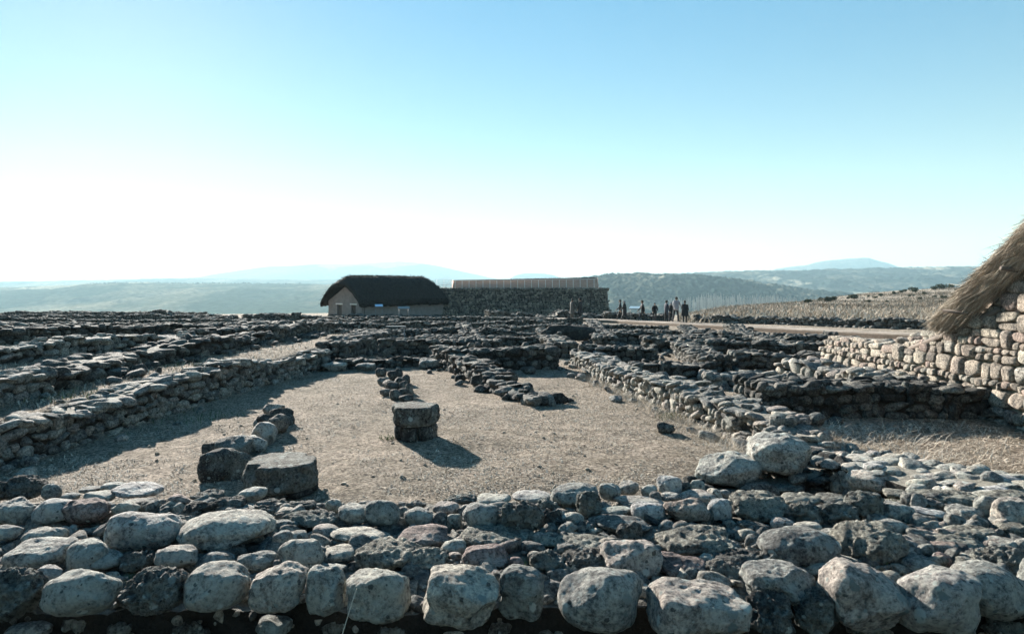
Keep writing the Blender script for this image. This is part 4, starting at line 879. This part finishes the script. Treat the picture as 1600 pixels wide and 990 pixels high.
FS = [  # bounding box in the photograph, kind: r rounded, f flat, p pitted, k pinkish, b squarish block; optional distance for stones of the front face
 (-25, 891, 63, 962, 'p', 2.66), (74, 890, 184, 960, 'r', 2.66), (190, 891, 290, 957, 'p', 2.66), (285, 882, 389, 953, 'r', 2.68), (393, 885, 484, 951, 'b', 2.68), (482, 887, 540, 958, 'b', 2.66), (543, 886, 640, 966, 'b', 2.64), (652, 886, 779, 970, 'b', 2.64), (781, 885, 851, 967, 'b', 2.66), (858, 884, 1007, 978, 'r', 2.62), (1006, 905, 1167, 996, 'b', 2.56), (1163, 883, 1273, 937, 'b', 2.72), (1168, 928, 1242, 992, 'p', 2.60), (1238, 922, 1312, 988, 'p', 2.62), (1277, 881, 1407, 976, 'b', 2.64), (1407, 889, 1541, 997, 'b', 2.60), (1480, 880, 1608, 962, 'r', 2.70), (1600, 870, 1720, 970, 'b', 2.66), (-140, 885, -30, 960, 'r', 2.66),
 (400, 960, 457, 997, 'r', 2.68), (8, 973, 76, 1003, 'r', 2.70), (170, 970, 215, 1000, 'p', 2.74), (585, 975, 640, 1003, 'p', 2.74), (690, 978, 730, 1000, 'r', 2.76), (1330, 975, 1400, 1010, 'p', 2.70), (270, 968, 330, 1000, 'p', 2.76), (1080, 996, 1160, 1030, 'r', 2.68), (840, 980, 890, 1006, 'p', 2.74), (100, 962, 150, 985, 'p', 2.76), (500, 964, 545, 990, 'p', 2.76), (760, 968, 800, 992, 'p', 2.76), (1540, 962, 1610, 1000, 'p', 2.72),
 (169, 794, 282, 862, 'r'), (281, 794, 426, 862, 'r'), (-12, 777, 60, 818, 'b'), (57, 776, 119, 818, 'r'), (102, 777, 171, 819, 'k'), (-12, 818, 33, 844, 'r'), (38, 821, 102, 854, 'r'), (20, 840, 112, 891, 'f'), (109, 842, 138, 864, 'k'), (108, 843, 172, 893, 'f'), (134, 858, 190, 891, 'f'), (246, 853, 308, 893, 'b'), (310, 860, 367, 890, 'r'), (370, 858, 433, 894, 'r'), (58, 884, 96, 914, 'b'), (190, 860, 240, 890, 'p'),
 (5, 740, 72, 780, 'p'), (66, 754, 96, 782, 'r'), (-12, 752, 12, 782, 'p'), (94, 768, 126, 784, 'r'), (130, 766, 177, 786, 'b'), (157, 750, 196, 768, 'f'), (175, 750, 253, 782, 'f'), (174, 780, 219, 811, 'b'), (219, 780, 264, 798, 'p'), (262, 772, 298, 794, 'k'), (291, 782, 338, 805, 'p'), (336, 773, 390, 795, 'p'), (372, 760, 416, 782, 'r'), (300, 764, 350, 782, 'p'), (126, 757, 160, 771, 'f'),
 (399, 777, 450, 798, 'p'), (448, 780, 494, 798, 'p'), (441, 794, 527, 824, 'p'), (509, 778, 537, 802, 'b'), (525, 784, 586, 818, 'r'), (570, 780, 626, 823, 'r'), (630, 792, 680, 823, 'r'), (635, 780, 667, 794, 'p'), (677, 781, 720, 803, 'r'), (677, 801, 700, 824, 'r'), (697, 801, 722, 824, 'r'), (723, 785, 785, 829, 'r'), (772, 782, 828, 834, 'p'), (420, 810, 461, 832, 'r'), (424, 830, 456, 862, 'b'), (437, 840, 508, 893, 'r'), (504, 850, 558, 876, 'f'), (488, 818, 528, 841, 'f'), (515, 820, 609, 852, 'f'), (621, 823, 703, 854, 'k'), (689, 843, 729, 866, 'r'), (553, 840, 657, 890, 's'), (635, 852, 701, 890, 's'), (719, 821, 817, 855, 's'), (722, 852, 796, 892, 'k'), (794, 869, 820, 892, 'k'), (491, 880, 540, 892, 'f'),
 (814, 829, 882, 855, 's'), (862, 830, 957, 866, 's'), (828, 860, 881, 892, 'p'), (874, 858, 952, 893, 'p'), (941, 843, 1034, 903, 'b'), (1029, 867, 1104, 903, 'k'), (1092, 863, 1117, 882, 'f'), (1101, 876, 1164, 908, 'p'), (1112, 855, 1212, 890, 'p'), (1030, 818, 1149, 871, 's'), (965, 816, 1002, 848, 'p'), (932, 803, 1017, 834, 'r'), (938, 788, 987, 807, 'r'), (959, 773, 1036, 792, 'f'), (983, 783, 1038, 813, 'r'), (1038, 776, 1107, 816, 'k'), (1106, 778, 1143, 812, 'r'), (1062, 764, 1120, 787, 'r'), (1030, 768, 1065, 785, 'r'), (1014, 768, 1033, 785, 'r'), (1105, 762, 1130, 782, 'r'), (1122, 764, 1141, 777, 'r'), (1138, 765, 1228, 813, 's'), (798, 780, 850, 834, 'p'), (899, 768, 939, 813, 'p'), (838, 778, 873, 800, 'p'), (844, 796, 880, 822, 'p'), (875, 800, 912, 822, 'r'), (858, 753, 939, 793, 'r'), (936, 755, 970, 782, 'b'), (966, 751, 999, 775, 'r'), (1000, 756, 1028, 777, 'r'), (1026, 742, 1065, 775, 'b'), (1077, 750, 1102, 770, 'b'), (1055, 752, 1080, 772, 'p'), (745, 768, 800, 790, 'f'), (800, 765, 862, 785, 'f'), (700, 770, 745, 788, 'p'),
 (1220, 768, 1279, 790, 's'), (1276, 768, 1327, 790, 's'), (1235, 784, 1284, 819, 'p'), (1279, 780, 1337, 821, 'p'), (1324, 768, 1382, 813, 'p'), (1371, 780, 1424, 814, 'b'), (1421, 790, 1479, 814, 'b'), (1479, 788, 1532, 816, 'b'), (1521, 772, 1558, 813, 'r'), (1552, 778, 1612, 829, 'b'), (1424, 763, 1529, 792, 's'), (1380, 762, 1430, 782, 's'), (1203, 807, 1242, 827, 'r'), (1241, 813, 1283, 834, 'r'), (1183, 819, 1305, 887, 'r'), (1281, 825, 1321, 855, 'r'), (1303, 816, 1413, 884, 's'), (1366, 809, 1416, 841, 'r'), (1416, 820, 1479, 845, 'k'), (1400, 839, 1458, 869, 'b'), (1442, 843, 1497, 869, 'k'), (1454, 831, 1532, 863, 's'), (1476, 816, 1550, 848, 's'), (1543, 840, 1592, 863, 'b'), (1585, 838, 1625, 866, 'r'), (1409, 866, 1468, 895, 'r'), (1455, 864, 1487, 887, 'k'), (1484, 863, 1552, 890, 'r'), (1523, 855, 1610, 900, 'p'), (1303, 864, 1361, 882, 'f'), (1260, 876, 1306, 900, 'f'), (1180, 858, 1222, 887, 'p'), (1560, 812, 1620, 842, 's'), (1150, 812, 1205, 830, 'p'), (1530, 764, 1610, 782, 's')]
MK = {'r': 'stone_big', 'f': 'stone_big', 'b': 'stone_big', 'k': 'stone_pink', 'p': 'stone_rough', 's': 'stone_slab'}
M['stone_pink'] = stone_mat('pinkish sandstone', [(0, (.22, .17, .155)), (.5, (.33, .24, .22)), (1, (.37, .30, .25))], 1.0, .28)
M['stone_slab'] = stone_mat('pale weathered slab', [(0, (.26, .25, .22)), (.5, (.34, .325, .28)), (1, (.42, .40, .34))], 1.0, .45, 1.5, .35)
def fg_stone(box, kind, depth, seed):
    x0, y0, x1, y1 = box; g = np.random.RandomState(seed); cx, cyp = (x0 + x1) / 2, (y0 + y1) / 2; w_, h_ = x1 - x0, y1 - y0
    if depth is None:
        d1 = F * (H - (ZT - .035)) / (y1 - HY); dc = d1
        for _ in range(3): a = w_ / 2 * dc / F; hz_ = h_ / 2 * dc / F; s_ = .38; b = min(.8 * a if kind not in 'sf' else 1.05 * a, .86 * hz_ / s_); dc = d1 + b * .72
    else:
        dc = depth; a = w_ / 2 * dc / F; hz_ = h_ / 2 * dc / F; s_ = .26; b = min(.85 * a, .13)
    c = math.sqrt(max((hz_ ** 2 - (b * s_) ** 2), (.4 * hz_) ** 2)) * 1.03
    zc = H - (cyp - HY) * dc / F; sub = 5 if max(w_, h_) > 62 else 4
    V, Fa = ICO[sub]; V = V.copy()
    q = {'r': g.uniform(2.15, 2.6), 'b': g.uniform(2.8, 3.8), 'f': g.uniform(2.2, 2.9), 'k': g.uniform(2.4, 3.2), 'p': g.uniform(2.1, 2.6), 's': g.uniform(2.6, 3.6)}[kind]; V = V / (np.sum(np.abs(V) ** q, 1) ** (1 / q))[:, None]
    for _ in range({'r': 3, 'b': 5, 'f': 4, 'k': 5, 'p': 6, 's': 5}[kind]):
        nrm = g.normal(size=3); nrm /= np.linalg.norm(nrm); e = V @ nrm - g.uniform(.74 if kind in 'brf' else .70, 1.0); V = V - np.outer(np.maximum(e, 0) * (.78 if kind in 'rf' else .92), nrm)
    for k in range(4):
        f = g.normal(size=3) * (1.1 + k * .8); V = V * (1 + .055 / (1 + .4 * k) * np.sin(V @ f + g.uniform(0, 6.3)))[:, None]
    V = V / np.abs(V).max(0) * (a, b, c)
    N = V / np.array((a, b, c)) ** 2; N /= np.linalg.norm(N, axis=1)[:, None]; o3 = Vector((seed * 1.7, seed * .3, 0))
    am = {'r': .010, 'b': .014, 'f': .012, 'k': .013, 'p': .034, 's': .024}[kind] * min(1.0, min(a, c) / .045); fr = {'p': 15, 's': 12}.get(kind, 9)
    dsp = np.array([mnoise.fractal(Vector(v) * fr + o3, .75, 2.15, 6) for v in V])
    if kind in 'ps': dsp = -np.abs(dsp) * 1.3 + .35
    if kind in 'rb':      # a few chipped hollows
        cell = np.array([mnoise.noise(Vector(v) * 26 + o3) for v in V]); dsp = dsp - np.maximum(cell - .40, 0) * 1.3
    V = V + N * (dsp * am)[:, None]
    rz = g.normal() * .1 + (.25 if x0 > 1380 and kind in 'br' and y1 > 940 else 0); ry = (.2 if x0 > 1270 and y1 > 930 else 0) + g.normal() * .05; m = euler_mats(np.array([g.normal() * .05]), np.array([ry]), np.array([rz]))[0]; V = V @ m.T
    me = mesh_np('stone', V, Fa, np.full(len(V), g.rand()), np.full(len(V), g.rand())); o = link('stone' if kind != 's' else 'slab', me, M[MK[kind]]); o.location = Vector((cx - 800, 0, 0)) / F * dc + Vector((0, dc, zc)); return o, w_ * h_
res = []
for k, s in enumerate(FS): o, ar = fg_stone(s[:4], s[4], s[5] if len(s) > 5 else None, 300 + k); res.append((ar, o, s[4]))
res.sort(key=lambda r: -r[0]); kept = 0; small = []
bpy.context.view_layer.update()
for ar, o, k in res:
    if k == 's' or kept < 99: kept += k != 's'; o.parent = fw; o.matrix_parent_inverse = Matrix.Translation(-fw.location)
    else: small.append(o)
def merge(objs, name, extra=None):
    mats = []; mb = MB()
    for o in objs:
        me = o.data; V = np.empty(len(me.vertices) * 3, np.float32); me.vertices.foreach_get('co', V); Fa = np.empty(len(me.polygons) * 3, np.int32); me.polygons.foreach_get('vertices', Fa)
        mt = me.materials[0]
        if mt not in mats: mats.append(mt)
        mb.add(V.reshape(-1, 3) + np.array(o.location), Fa.reshape(-1, 3), me.attributes['tint'].data[0].value, me.attributes['tintb'].data[0].value, mats.index(mt)); bpy.data.objects.remove(o)
    if extra: extra(mb, mats)
    return mb.build(name, mats)
def filler(mb, mats):
    st = Stones(404, 3); g = st.rng; m0 = M['stone']; mats.append(m0)
    for _ in range(2600):
        y = g.uniform(2.78, 4.08); x = g.uniform(-.85, .95) * y; a = .014 + .038 * g.rand() ** 3; st.put((x, y, float(wt(x, y)) + a * .25), (a * g.uniform(.9, 1.6), a * g.uniform(.8, 1.2), a * g.uniform(.5, .9)), g.rand() * 6.3, .3)
    for _ in range(330):
        y = g.uniform(2.82, 4.2); x = g.uniform(-.85, .95) * y; a = g.uniform(.03, .062); st.put((x, y, float(wt(x, y)) + a * .1), (a * g.uniform(.9, 1.5), a * g.uniform(.8, 1.2), a * g.uniform(.45, .8)), g.rand() * 6.3, .25)
    for _ in range(150):     # the wall beyond the picture's edges
        y = g.uniform(2.85, 4.1); x = g.choice([-1, 1]) * g.uniform(.80 * y, 5.2); x = max(x, -4.4); a = g.uniform(.06, .13); st.put((x, y, float(wt(x, y)) + a * .15), (a * g.uniform(1, 1.5), a, a * g.uniform(.5, .8)), g.rand() * 6.3, .2)
    for sx in (-1, 1):
        x = 2.28
        while x < 5.0:
            a = g.uniform(.10, .16); st.put((sx * (x + a) if sx > 0 else max(-(x + a), -4.4), 2.68, .60), (a, .12, .11), 0, .1); x += 2.05 * a
    for _ in range(420):     # pebbles in the shaded front face
        x = g.uniform(-2.3, 2.4); z = g.uniform(.2, .53); a = .007 + .02 * g.rand() ** 2; st.put((x, 2.74 + .10 * (1 - z / .55) + g.normal() * .015, z), (a * 1.2, a, a), g.rand() * 6, .3)
    for _ in range(130):     # bigger stones low in the face and along the hidden back
        x = g.uniform(-3.2, 3.6); st.put((x, 4.3 + g.rand() * .1, g.uniform(.05, .4)), (.12, .1, .09), 0, .2)
    st.into(mb, len(mats) - 1)
o = merge(small, 'small_stones', filler); tag(o, kind='stuff'); o.parent = fw; o.matrix_parent_inverse = Matrix.Translation(-fw.location)

# ------------------------------------------------------------------ grasses
def grass(name, pts, hgt, wd, lean, seed, mat, label, cat, tl=(0, 1), z0=None):
    g = np.random.RandomState(seed); P = np.array(pts, float); n = len(P); h = hgt[0] + (hgt[1] - hgt[0]) * g.rand(n) ** 1.5; az = g.rand(n) * 6.283; ln = lean[0] + (lean[1] - lean[0]) * g.rand(n)
    z = ground_h(P[:, 0], P[:, 1]) if z0 is None else z0
    b = np.stack([P[:, 0], P[:, 1], z - .004], 1); d = np.stack([np.cos(az) * np.sin(ln), np.sin(az) * np.sin(ln), np.cos(ln)], 1); s = np.stack([-np.sin(az), np.cos(az), 0 * az], 1) * (wd * (.6 + .8 * g.rand(n)))[:, None]
    mid = b + d * (h * .55)[:, None]; dn_ = d + np.stack([np.cos(az) * .5, np.sin(az) * .5, -.35 * np.ones(n)], 1); tip = mid + dn_ * (h * .5)[:, None]; tip[:, 2] = np.maximum(tip[:, 2], z + .004)
    V = np.stack([b - s, b + s, mid + s * .8, mid - s * .8, tip], 1).reshape(-1, 3); i = np.arange(n)[:, None] * 5; t = np.repeat(tl[0] + (tl[1] - tl[0]) * g.rand(n), 5)
    o = link(name, mesh_np(name, V, [i + [0, 1, 2, 3], i + [3, 2, 4]], t, t * 0, False), M[mat]); tag(o, label, cat, kind='stuff'); return o
g = np.random.RandomState(90); pts = []
n = 330000; d = 4.0 * (16.5 / 4.0) ** g.rand(n); x = g.uniform(-.78, .78, n) * d; keep = (fbm(x * 7, d * 7, 3) + .9 * fbm(x * 1.3, d * 1.3, 2) + .40 * g.rand(n) > .14); pts = np.stack([x, d], 1)[keep]; pts = pts[(pts[:, 0] < 5.9) & (pts[:, 0] > -9)]
grass('dry_grass', pts, (.018, .06), .0032, (.75, 1.45), 1, 'straw', 'short straw-coloured dry grass covering the courtyard floor', 'grass', (0, 1))
pts = []
for k in range(5200):       # long pale grass along the foot of the right courtyard wall
    f = g.rand(); y = 6.4 + 7 * f ** 1.5; xw = float(np.interp(y, [6.4, 8.2, 10.4, 12.4, 16], [2.5, 2.5, 2.08, 1.66, 1.3])); pts.append((xw - abs(g.normal()) * .11, y))
for k in range(1800): y = g.uniform(6.6, 8.4); pts.append((float(np.interp(y, [6.6, 8.4], [3.3, 3.5])) + abs(g.normal()) * .9, y))
grass('dry_grass', pts, (.06, .26), .0022, (.6, 1.4), 2, 'straw', 'long bleached grass lying along the right courtyard wall', 'grass', (.5, 1))
pts = []
for cx_, cy_, n, r in ((-1.42, 8.15, 60, .05), (.62, 11.3, 200, .12), (-4.2, 9.5, 150, .3), (2.2, 9.6, 200, .1), (4.4, 11.5, 300, .4), (-6, 12, 300, .6), (-5.4, 9, 300, .3)): pts += [(cx_ + g.normal() * r, cy_ + g.normal() * r) for _ in range(n)]
grass('green_grass', pts, (.04, .12), .003, (.1, .9), 3, 'green', 'small green grass tufts between the ruin stones', 'grass')
pts = []
for px, py, n, r in ((1363, 876, 110, .03), (1405, 772, 60, .04), (828, 872, 200, .06), (845, 866, 150, .05), (1195, 868, 40, .03), (340, 870, 60, .06), (215, 885, 60, .05)): X0, Y0 = G(px, py, ZT); pts += [(X0 + g.normal() * r, Y0 + g.normal() * r * .6) for _ in range(n)]
P = np.array(pts); grass('green_grass', pts, (.02, .055), .0012, (.1, .9), 4, 'green', 'thin green grass growing in cracks of the boulder wall', 'grass', z0=wt(P[:, 0], P[:, 1]))
pts = [(g.uniform(-2.6, 2.8), g.uniform(2.8, 4.08)) for _ in range(2600)]; P = np.array(pts)
grass('straw_litter', pts, (.02, .07), .0008, (.9, 1.5), 5, 'straw', 'dry straw litter caught between the foreground boulders', 'straw', (.2, .9), z0=wt(P[:, 0], P[:, 1]))
mb = MB(); mb.tube([(-.64 + .02, 2.52, .38), (-.615, 2.5, .52), (-.575, 2.53, .66), (-.56, 2.56, .71)], [.0022, .002, .0016, .001], 5, .8); o = mb.build('straw_stalk', M['straw']); tag(o, 'single dry stalk leaning against the front boulder row left of centre', 'stalk')
g2 = np.random.RandomState(55); st = Stones(56, 1); mb = MB()
for _ in range(2200):
    y = 4.2 * (15.5 / 4.2) ** g2.rand(); x = g2.uniform(-.75, .75) * y
    if not (np.interp(y, *W1C) + .3 < x < 5.6): continue
    a = .005 + .02 * g2.rand() ** 7; st.put((x, y, gh(x, y) + a * .2), (a * 1.2, a, a * .7), g2.rand() * 6.3, .3)
st.into(mb); o = mb.build('gravel', M['mortar_warm']); tag(o, 'scattered gravel and clods on the dry courtyard floor', 'gravel', kind='stuff')
# terrace and further floors
n = 60000; d = 8 * (45 / 8) ** g.rand(n); x = g.uniform(-.8, .75, n) * d; k = ((x < np.interp(d, *W1C) - .3) | (d > 16.5)) & (x < 24); grass('dry_grass', np.stack([x, d], 1)[k], (.04, .13), .005, (.3, 1.3), 6, 'straw', 'dry grass between the rubble walls of the ruins', 'grass')
# pale field at the right
def ray(px, py, d0=48., d1=290.):
    for d in np.arange(d0, d1, .5):
        if ground_h(np.array([(px - 800) / F * d]), np.array([d]))[0] >= H - (py - HY) * d / F: return (px - 800) / F * d, d
    return None
n = 60000; d = 50 * (210 / 50) ** g.rand(n); u = g.uniform(.235, .74, n); k = fbm(u * d * .09, d * .05, 3) + .5 * g.rand(n) > .12; pal = d + 40 * fbm(u * d * .05, d * .05, 3) < 84; P = np.stack([u * d, d], 1)
grass('tall_grass', P[k & pal], (.25, .85), .03, (.05, .7), 7, 'straw', 'pale tall dry grass just beyond the boardwalk', 'grass', (.15, .85))
grass('tall_grass', P[k & ~pal], (.15, .6), .03, (.05, .8), 8, 'straw', 'duller brown scrub grass on the slope further back', 'grass', (.15, .55))
def scrub():
    g = np.random.RandomState(66); n = 26000; d = 88 * (250 / 88) ** g.rand(n); u = g.uniform(.25, .74, n); k = fbm(u * d * .06, d * .035, 4) + .5 * g.rand(n) > .42
    P = np.stack([u * d, d], 1)[k]; P = np.repeat(P, 3, 0) + g.normal(size=(3 * len(P), 2)) * .25; grass('scrub', P, (.15, .45), .06, (.2, 1.2), 9, 'scrub', 'low brown scrub in patches over the dry slope', 'scrub')
M['scrub'] = tint_mat('brown scrub', [(0, (.10, .085, .06)), (1, (.26, .215, .155))]); scrub()
# bushes dotted over the slope
def leaf_clump(mb, c, r, n, leaf, g, squash=.8):
    p = g.normal(size=(n, 3)); p /= np.linalg.norm(p, axis=1)[:, None]; p = p * (r * (.45 + .6 * g.rand(n) ** .6))[:, None] * [1, 1, squash] + c; a = g.normal(size=(n, 3)) * leaf; b = g.normal(size=(n, 3)) * leaf
    V = np.stack([p, p + a, p + b], 1).reshape(-1, 3); mb.add(V, np.arange(3 * n).reshape(-1, 3), np.repeat(g.rand(n), 3))
BL = [(1431, 457, 10), (1458, 453, 12), (1468, 452, 9), (1484, 450, 12), (1437, 468, 7), (1386, 473, 5), (1358, 473, 6), (1460, 465, 6), (1476, 467, 10), (1471, 473, 6), (1398, 460, 7), (1407, 458, 7), (1414, 456, 6), (1445, 460, 8), (1495, 455, 9), (1422, 464, 5), (1368, 466, 6), (1376, 463, 7), (1448, 473, 5), (1492, 463, 6), (1262, 474, 8), (1268, 472, 6), (1289, 472, 9), (1298, 470, 6), (1303, 470, 9), (1326, 467, 6), (1333, 467, 10), (1338, 465, 6), (1357, 464, 6)]
for k, (px, py, wpx) in enumerate(BL):
    q = ray(px, py)
    if q is None: continue
    x, y = q; r = wpx / 2 * y / F * (.7 + .75 * random.Random(k).random()); g2 = np.random.RandomState(500 + k); z = gh(x, min(y, 109)) if y < 105 else float(ground_h(np.array([x]), np.array([y]))[0])
    b = empty('bush', (x, y, z)); tag(b, 'small dark evergreen bush dotted on the dry slope before the wooded hills', 'bush', 'bushes on the dry slope')
    mb = MB()
    for _ in range(5): leaf_clump(mb, np.array([g2.normal() * r * .45, g2.normal() * r * .45, r * (.55 + .3 * g2.rand())]), r * .6, 130, r * .14, g2)
    mb.build('foliage', M['leaf'], b); mb = MB(); mb.tube([(0, 0, -.1), (.03, 0, r * .6)], [.06, .04], 6); mb.build('stem', M['wood'], b)
# bare poplars in the valley and far woods on the ridges
g = np.random.RandomState(12); mb = MB(); L = []
for k in range(420):
    px = g.uniform(1045, 1290); d = g.uniform(1120, 1260); x = (px - 800) / F * d; top = H - (float(np.interp(px, [1045, 1120, 1200, 1290], [470, 465, 465, 471])) + g.normal() * 3 + 3 * sn(px * .06, 4) - HY) * d / F; hh = g.uniform(22, 30); z = top - hh; t = g.rand()
    mb.tube([(x, d, z - 12), (x, d, z + hh * .6), (x + g.normal() * .4, d, top)], [.28, .22, .08], 5, t)
    for _ in range(60): f = g.uniform(.12, .97); a = g.rand() * 6.28; L.append((np.array([x, d, z + hh * f]), np.array([math.cos(a) * .35, math.sin(a) * .35, 1]), (1 - f) * 8 + 2.5, .16, t))
for p, dd, ln, wd, t in L:
    dd = dd / np.linalg.norm(dd); s = np.array([wd, 0, 0]); q = p + dd * ln; mb.add([p - s, p + s, q], [(0, 1, 2)], min(1, max(0, t + g.normal() * .2)))
o = mb.build('poplar_grove', M['bark']); tag(o, 'pale bare poplar grove in the valley behind the visitors', 'grove', kind='stuff')
def ridge_wood(px_range, prof, d, n, hpx, seed, label):
    g = np.random.RandomState(seed); mb = MB(); V0, F0 = ICO[2]
    for _ in range(n):
        px = g.uniform(*px_range); z = H - (np.interp(px, [p[0] for p in prof], [p[1] for p in prof]) - HY) * d / F; r = hpx * d / F * g.uniform(.35, .8); y = d + g.normal() * 25
        V = V0 * (1 + .25 * g.normal(size=(len(V0), 1))) * (r, r, r * g.uniform(.7, 1.2)) + [(px - 800) / F * y, y, z + r * .1]; mb.add(V, F0, g.rand())
    o = mb.build('far_woods', M['leaf'], smooth=False); tag(o, label, 'woods', kind='stuff')
ridge_wood((135, 480), [(135, 445.5), (180, 444), (230, 443.5), (300, 444.5), (480, 445.5)], 2960, 240, 3.6, 1, 'hazy tree line along the far left plateau edge')
ridge_wood((1100, 1530), [(1100, 426.5), (1160, 425), (1240, 424.5), (1300, 422), (1400, 420), (1530, 418)], 2980, 220, 2.4, 2, 'dark tree line along the skyline at the right')
ridge_wood((930, 1190), [(930, 434), (960, 429), (1040, 430), (1080, 430), (1130, 435), (1195, 444)], 1590, 170, 3.0, 3, 'trees along the crest of the wooded hill')
for k, px in enumerate((1448, 1456, 1466, 1476, 1487)):
    d = 2900; x = (px - 800) / F * d; z = H - (420 - HY) * d / F - 3; fh = empty('farmhouse', (x, d, z)); tag(fh, 'tiny white farmhouse on the skyline at the right', 'farmhouse', 'farmhouses on the skyline')
    mb = MB(); mb.box((0, 0, 2), (15, 9, 8)); mb.build('wall', M['white_metal'], fh, smooth=False)
    mb = MB(); mb.add([(-8, -5, 6), (8, -5, 6), (8, 5, 6), (-8, 5, 6), (-8, 0, 8.5), (8, 0, 8.5)], [(0, 1, 5, 4), (2, 3, 4, 5)]); mb.add([(-8, -5, 6), (-8, 5, 6), (-8, 0, 8.5), (8, -5, 6), (8, 5, 6), (8, 0, 8.5)], [(0, 2, 1), (3, 4, 5)]); mb.build('roof', M['wattle'], fh, smooth=False)
